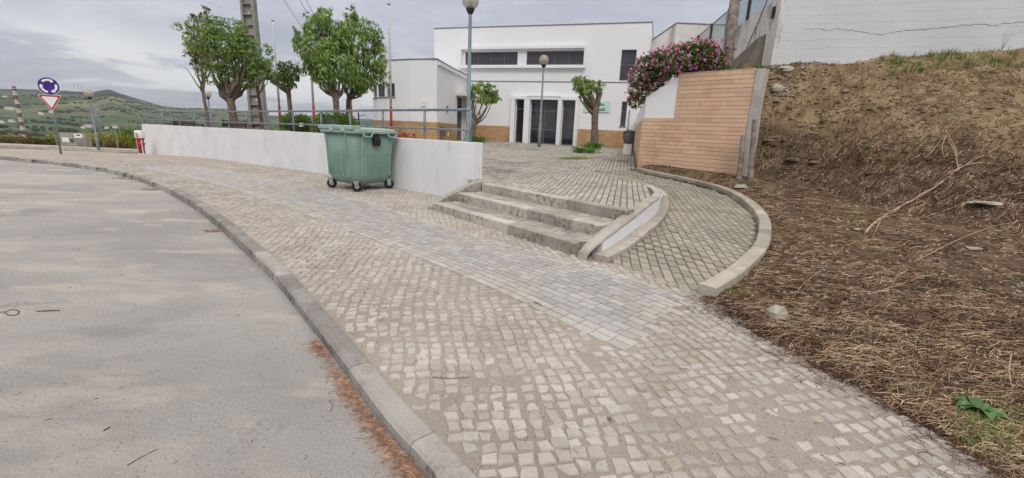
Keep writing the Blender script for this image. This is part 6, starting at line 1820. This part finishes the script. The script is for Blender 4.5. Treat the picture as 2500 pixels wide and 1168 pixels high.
for x, y, t in dens_pts(6500):
    z = bank(x, y)
    if z < .95 + .3 * nz(x, y, 2, 1.): continue
    r = random.uniform(.012, .05) * (1.8 if random.random() < .06 else 1); n = 6
    vs = [(x + r * math.cos(6.283 * k / n) * random.uniform(.7, 1.4), y + r * math.sin(6.283 * k / n) * random.uniform(.6, 1.2), bank(x, y) - r * .4) for k in range(n)]
    vs += [(a_ * .55 + x * .45 + random.uniform(-.2, .2) * r, b_ * .55 + y * .45 + random.uniform(-.2, .2) * r, z + r * random.uniform(.3, .6)) for a_, b_, c_ in vs]
    mb.add(vs, [(k, (k + 1) % n, n + (k + 1) % n, n + k) for k in range(n)] + [tuple(range(n, 2 * n))])
mb.build('earth_clods', MT['dirt'], label='crumbly earth clods over the upper bank', cat='clods', kind='stuff')
mb = MB()
for x, y, t in dens_pts(4200):
    z = bank(x, y)
    if z > 1.7: continue
    a = random.uniform(0, 6.28); leaf_quad(mb, Vector((x, y, z + random.uniform(.004, .025))), Vector((math.cos(a), math.sin(a), random.uniform(-.1, .3))), random.uniform(.015, .05), random.uniform(.01, .022), .2)
mb.build('dead_leaves', MT['deadleaf'], label='dry leaf scraps mixed into the litter', cat='leaves', kind='stuff')
mb = MB()
for _ in range(3600):
    Y = random.uniform(.4, 4.1); x = edgeX(Y) + .15 - abs(random.gauss(0, .16)) * (1 + .8 * nz(Y, 0, 0, 2.)) + random.uniform(-.02, .1); a = random.uniform(0, 6.28)
    tri_stick(mb, Vector((x, Y, max(walk(x, Y) + .008, bank(x, Y, False)) + random.uniform(0, .012))), Vector((math.cos(a), math.sin(a), random.uniform(-.1, .1))), random.uniform(.02, .10), random.uniform(.0008, .0022), .25, 3)
mb.build('edge_litter', MT['twigdark'], label='dark twig scraps spilling from the dirt onto the cobbles', cat='litter', kind='stuff')
# scatter on the pavement: small dark bits
mb = MB()
for _ in range(900):
    x = random.uniform(-6, 2.6); y = random.uniform(1.2, 8); q = kx(y)
    if q is None or x < q or x > edgeX(y) + .2 or (y > 4.3 and x > 1.8 - (y - 4.3) * .7): continue
    if random.random() > .25 + .75 * sm(1.2, 0, abs(x - edgeX(y)) - .0): continue
    a = random.uniform(0, 6.28); tri_stick(mb, Vector((x, y, walk(x, y) + .012)), Vector((math.cos(a), math.sin(a), 0)), random.uniform(.015, .06), random.uniform(.001, .0025), .2)
for _ in range(420):
    x = random.uniform(-9, 0); y = random.uniform(1.0, 11); q = kx(y)
    if q is None or x > q - .2: continue
    a = random.uniform(0, 6.28); tri_stick(mb, Vector((x, y, roadz(x, y) + .004)), Vector((math.cos(a), math.sin(a), 0)), random.uniform(.012, .04), random.uniform(.001, .0022), .2)
mb.build('ground_crumbs', MT['twigdark'], label='tiny dark twigs and crumbs lying on pavement and road', cat='litter', kind='stuff')

def rock(label, px_, py_, w, h, d, mat='rock', seed=1, f=bank, flat=1., grp='loose rocks', cat='rock'):
    random.seed(seed); p = hit(px_, py_, lambda x, y: f(x, y)) ; mb = MB()
    n1, n2 = 9, 5; vs = []
    for i in range(n2 + 1):
        ph = math.pi * i / n2 - math.pi / 2
        for k in range(n1):
            th = 2 * math.pi * k / n1; v = Vector((math.cos(ph) * math.cos(th), math.cos(ph) * math.sin(th), math.sin(ph)))
            s_ = 1 + .32 * noise.cell(v * 1.6 + Vector((seed, 0, 0))) * .5 + .3 * noise.noise(v * 1.3 + Vector((seed * 3.1, 0, 0)))
            m_ = max(abs(v.x), abs(v.y), abs(v.z)); s_ *= (.75 + .25 / max(m_, .58))
            vs.append((p.x + v.x * s_ * w / 2, p.y + v.y * s_ * d / 2, p.z + h * .36 + v.z * s_ * h / 2))
    fs = [(i * n1 + k, i * n1 + (k + 1) % n1, (i + 1) * n1 + (k + 1) % n1, (i + 1) * n1 + k) for i in range(n2) for k in range(n1)]
    mb.add(vs, fs); return mb.build('rock', MT[mat], label=label, cat=cat, group=grp)
rock('largest pale angular rock at the edge of cobbles and dirt', 1893, 778, .16, .13, .13, seed=2)
rock('flat pale stone on the dirt just beyond the ramp kerb and clad wall', 1808, 460, .3, .1, .2, seed=3)
rock('flat yellowish slab lying on the bank at the right', 2415, 500, .55, .06, .25, seed=4)
rock('small rounded white stone near the edge of the cobbles, right of the largest rock', 2068, 935, .045, .03, .035, seed=5)
rock('pale flat fragment in the leaf litter below the big fallen branch', 2140, 890, .08, .025, .05, seed=6)
rock('pair-forming grey pebble just right of the largest pale rock', 1945, 800, .05, .035, .04, seed=7)
rock('orange-tinted rock at the top of the bank beside the corner of the mouldy wall', 1915, 180, .42, .22, .25, seed=8)
rock('pale block of stone in the crumbling bank near the concrete wall end', 1898, 228, .32, .24, .25, seed=9)
rock('squared shale block jutting from the dark bank near the timber posts', 1876, 352, .28, .14, .2, 'rockdark', seed=10)
rock('layered shale block low in the bank right of the timber posts', 1935, 395, .42, .1, .25, 'rockdark', seed=11)
rock('second shale ledge further right low in the bank', 1990, 400, .3, .08, .2, 'rockdark', seed=12)
rock('pale stone on the dirt halfway between ramp kerb and fallen branch', 1880, 508, .14, .05, .1, seed=13)
rock('small stone touching the thick end of the fallen branch', 2092, 563, .09, .04, .06, seed=14)
rock('yellowish flat stone right of the fallen branch tip', 2380, 610, .2, .04, .12, seed=15)
rock('brown stone knob high on the bank at centre', 2010, 300, .2, .12, .15, 'rockdark', seed=16)
rock('dark shale lump embedded below the bank', 2005, 465, .22, .08, .15, 'rockdark', seed=17)
rock('beige chip at the paving edge in the lower right corner', 2275, 1025, .06, .02, .035, seed=18)
rock('dark mineral lump lying on the cobbles in the foreground', 1487, 1025, .022, .016, .02, 'rockdark', 19, lambda x, y: walk(x, y) + .006)

def fallen(label, pts, r0, r1, mat='branch', lift=.02, subs=(), seed=1, f=bank, nm='fallen_branch', cat='branch', grp=None):
    random.seed(seed)
    P = []
    for q in pts:
        p = hit(q[0], q[1], f, q[2] if len(q) > 2 else lift); P.append(tuple(p))
    S_ = smooth_path(P, 6); S_ = [p + Vector((nz(p.x * 9, p.y * 9, 0), nz(p.x * 9, p.y * 9, 4), nz(p.x * 9, p.y * 9, 8))) * r0 * .8 for p in S_]
    mb = MB(); n = len(S_); mb.tube(S_, [(r0 + (r1 - r0) * i / (n - 1)) * (1 + .15 * nz(i, 0, seed, .9)) for i in range(n)], 8)
    for s_ in subs:
        Q = [tuple(hit(q[0], q[1], f, q[2] if len(q) > 2 else lift)) for q in s_]; SS = smooth_path(Q, 4)
        mb.tube(SS, [max(r1, r0 * .45) * (1 - .7 * i / len(SS)) for i in range(len(SS))], 5)
    return mb.build(nm, MT[mat], label=label, cat=cat, group=grp, smooth=True)
fallen('long pale fallen branch lying slantwise across the bank', [(2112, 569, .02), (2135, 545), (2180, 515), (2245, 480, .04), (2300, 445, .05), (2340, 412, .06), (2385, 398, .05), (2420, 400, .03)], .023, .012,
       subs=[[(2150, 535), (2140, 560), (2130, 582)], [(2340, 412, .06), (2330, 370, .12), (2310, 330, .2)], [(2310, 330, .2), (2300, 360, .14), (2305, 385, .1)], [(2330, 420, .06), (2390, 385, .1), (2440, 375, .06)], [(2200, 505), (2175, 520, .06), (2160, 500, .1)]], seed=1)
G_ = 'bare sticks on the bank'
fallen('bent bare stick high on the bank', [(2140, 340, .05), (2160, 318, .05), (2200, 295, .08), (2235, 268, .08)], .008, .004, subs=[[(2200, 295, .08), (2225, 285, .1), (2240, 262, .12)]], seed=2, grp=G_)
fallen('thin straight stick high on the right of the bank', [(2350, 265, .05), (2400, 280, .05), (2440, 295, .05)], .008, .005, seed=3, grp=G_)
fallen('long thin rod running off the right edge of the picture', [(2230, 640, .03), (2330, 590, .05), (2420, 555, .06), (2520, 535, .06)], .006, .004, 'straw', seed=4, grp=G_)
fallen('two-pronged dry stick at the right of the bank', [(2510, 470, .04), (2440, 478, .05), (2380, 490, .05), (2265, 528, .03)], .007, .003, seed=5, grp=G_)
fallen('pale arched stem standing on the bank', [(2310, 320, .2), (2335, 370, .15), (2330, 405, .04)], .008, .005, 'straw', seed=6, grp=G_)
fallen('pale stick left of the arched stem', [(2235, 410, .04), (2275, 370, .06), (2305, 330, .15)], .008, .005, 'straw', seed=7, grp=G_)
fallen('forked grey twig lying on the flat dirt beyond the ramp kerb', [(1930, 735, .01), (1965, 690, .02), (2010, 655, .03), (2060, 600, .03)], .0045, .002, subs=[[(1965, 690), (2020, 680, .02), (2070, 650, .02)], [(1990, 670), (1985, 640, .03), (1995, 610, .02)]], seed=8, grp=G_)
fallen('short thick pale stub on the dirt', [(2175, 685, .01), (2215, 660, .015)], .009, .008, seed=9, grp=G_)
fallen('slender bare twig angled over the flat dirt', [(2120, 720, .02), (2210, 690, .03), (2290, 665, .03)], .004, .002, seed=10, grp=G_)
fallen('upright curved pale straw at the right edge', [(2470, 865, .12), (2463, 905, .1), (2472, 950, .02)], .004, .003, 'straw', seed=11, grp=G_)
fallen('pale stick in the right-hand litter', [(2310, 900, .02), (2360, 915, .02), (2420, 930, .02)], .004, .002, 'straw', seed=12, grp=G_)
fallen('long dark rod over the litter at the right', [(2370, 750, .04), (2430, 775, .04), (2510, 805, .04)], .004, .002, 'twig', seed=13, grp=G_)
rd = lambda x, y: roadz(x, y) + .004
fallen('straight dark stick lying on the road at the left', [(90, 760, .004), (118, 759, .004), (145, 758, .004)], .004, .004, 'twigdark', .004, f=rd, nm='stick', cat='stick', seed=20)
fallen('dark looped wire lying on the road at the left edge', [(-20, 762, .004), (10, 762, .004), (28, 756, .004), (46, 760, .004), (40, 769, .004), (22, 769, .004), (12, 763, .004)], .003, .003, 'twigdark', .004, f=rd, nm='wire_loop', cat='wire', seed=21)
fallen('thin dark twig lying on the road near the bottom edge', [(311, 1136, .003), (348, 1115, .003), (384, 1097, .003)], .0018, .0014, 'twigdark', .003, f=rd, nm='stick', cat='stick', seed=22)
fallen('curved brown stalk resting against the kerb in the needles', [(888, 1020, .01), (915, 1034, .02), (968, 1040, .03)], .0035, .002, 'twig', .01, f=rd, nm='stick', cat='stick', seed=23)
fallen('tiny curled stem on the road left of the needles', [(803, 976, .003), (812, 988, .006), (806, 1006, .003)], .0014, .001, 'twigdark', .003, f=rd, nm='stick', cat='stick', seed=24)
fallen('thick dark crumb of bark on the road', [(252, 1052, .004), (268, 1042, .006)], .004, .003, 'twigdark', .004, f=rd, nm='stick', cat='stick', seed=25)
fallen('twig lying flat on the cobbles in the foreground', [(1055, 922, .008), (1100, 924, .008), (1148, 921, .008)], .0018, .0014, 'twigdark', .008, f=walk, nm='stick', cat='stick', seed=26)
fallen('dark curved twig on the blue paver strip', [(1302, 737, .012), (1316, 742, .016), (1324, 748, .01)], .004, .003, 'twigdark', .01, f=walk, nm='stick', cat='stick', seed=27)

# broad-leaved weed, bottom right
def rosette(label, px_, py_, n, L_, w, seed, up_=.6, grp=None):
    random.seed(seed); p = hit(px_, py_, bank); mb = MB()
    for k in range(n):
        a = 2 * math.pi * k / n + random.uniform(-.3, .3); el = random.uniform(.5, up_ + 1.1); l = L_ * random.uniform(.65, 1.1)
        d = Vector((math.cos(a), math.sin(a), 0)); s_ = Vector((-math.sin(a), math.cos(a), 0)); vs = []
        m = 7
        for i in range(m + 1):
            t = i / m; r_ = l * t; z = l * (el * t - .75 * el * t * t * 1.1) ; wd = w * (.12 + math.sin(math.pi * min(1, t * .95 + .05)) ** .8) * (1 if t < .98 else .1)
            c_ = p + d * r_ * .9 + Vector((0, 0, z + .01))
            vs += [c_ + s_ * wd * .5 + Vector((0, 0, wd * .22)), c_, c_ - s_ * wd * .5 + Vector((0, 0, wd * .22))]
        fs = []
        for i in range(m): o = i * 3; fs += [(o, o + 1, o + 4, o + 3), (o + 1, o + 2, o + 5, o + 4)]
        mb.add(vs, fs)
    return mb.build('broadleaf_weed', MT['broad'], label=label, cat='weed', group=grp, smooth=True)
rosette('broad-leaved green weed in the bottom right corner', 2385, 1015, 13, .13, .06, 3)
rosette('small two-leaved green seedling in the right-hand litter', 2400, 712, 4, .07, .035, 4, .9)
rosette('tiny seedling high up in the right-hand litter', 2465, 685, 4, .04, .02, 5, .9)
random.seed(110); mb = MB()
for _ in range(420):
    px_, py_ = random.gauss(2400, 45), random.gauss(1060, 40)
    p = hit(px_, py_, bank)
    if on_dirt(p.x, p.y): tuft(mb, p, 3, .07, .03, .0016, 1.1)
for c_ in ((2240, 960, 26, 10, 90), (1775, 715, 10, 4, 50), (1750, 705, 8, 3, 40), (2190, 900, 12, 5, 30), (1940, 660, 8, 3, 16), (2050, 440, 6, 3, 12), (2280, 660, 22, 6, 30), (2210, 665, 12, 4, 20), (2160, 1040, 8, 20, 20)):
    for _ in range(c_[4]):
        p = hit(random.gauss(c_[0], c_[2]), random.gauss(c_[1], c_[3]), bank); tuft(mb, p, 2, .045, .02, .0015, 1.2)
for _ in range(620):
    a = random.uniform(2.9, 8.5) if random.random() < .85 else random.uniform(2.0, 3.0)
    if nz(a * 2.2, 0, 0, 1) < -.15: continue
    a = a; q = WO + WD * a + WN * random.uniform(.03, .55)
    tuft(mb, Vector((q.x, q.y, bank(q.x, q.y) - .02)), 5, .17, .07, .006, .8)
mb.build('grass_tufts', MT['grass'], label='green grass tufts along the wall foot and in the lower right corner', cat='grass', kind='stuff')
mb = MB()
q = aty(2448, 112, 10.3)
for k in range(5): mb.tube([(q.x, q.y, q.z - .1), (q.x + .05 * k - .1, q.y - .05, q.z + .2), (q.x + .1 * k, q.y - .12, q.z + .42 - .03 * k)], .004, 4)
mb.build('reed', MT['straw'], label='dry reed stems standing against the board-marked wall', cat='reed')
# rubble under the corner of the big wall
random.seed(120); mb = MB()
for _ in range(170):
    a = abs(random.gauss(0, .6)); q = WO + WD * (a - .3) + WN * random.uniform(.0, .45); r = random.uniform(.012, .045); z = bank(q.x, q.y)
    i0 = len(mb.v); mb.bbox(-r, r, -r * .8, r * .8, 0, r * .9, r * .2); mb.xf((q.x, q.y, z - .01), random.uniform(0, 3), 1, i0)
mb.build('rubble', MT['rock'], label='crumbled rubble beneath the corner of the white retaining wall', cat='rubble', kind='stuff')

# ---- the air between here and the hills
hz_m = bpy.data.materials.new('haze_air'); hz_m.use_nodes = True
hn = hz_m.node_tree.nodes; hn.remove(hn['Principled BSDF'])
pv = hn.new('ShaderNodeVolumePrincipled'); pv.inputs['Color'].default_value = (.80, .84, .90, 1); pv.inputs['Density'].default_value = .00009; pv.inputs['Anisotropy'].default_value = .2
hz_m.node_tree.links.new(pv.outputs[0], hn['Material Output'].inputs['Volume'])
mb = MB(); mb.box(-9100, 9100, -3100, 12100, -62, 420); mb.build('haze', hz_m, kind='stuff', label='thin pale haze over the countryside')
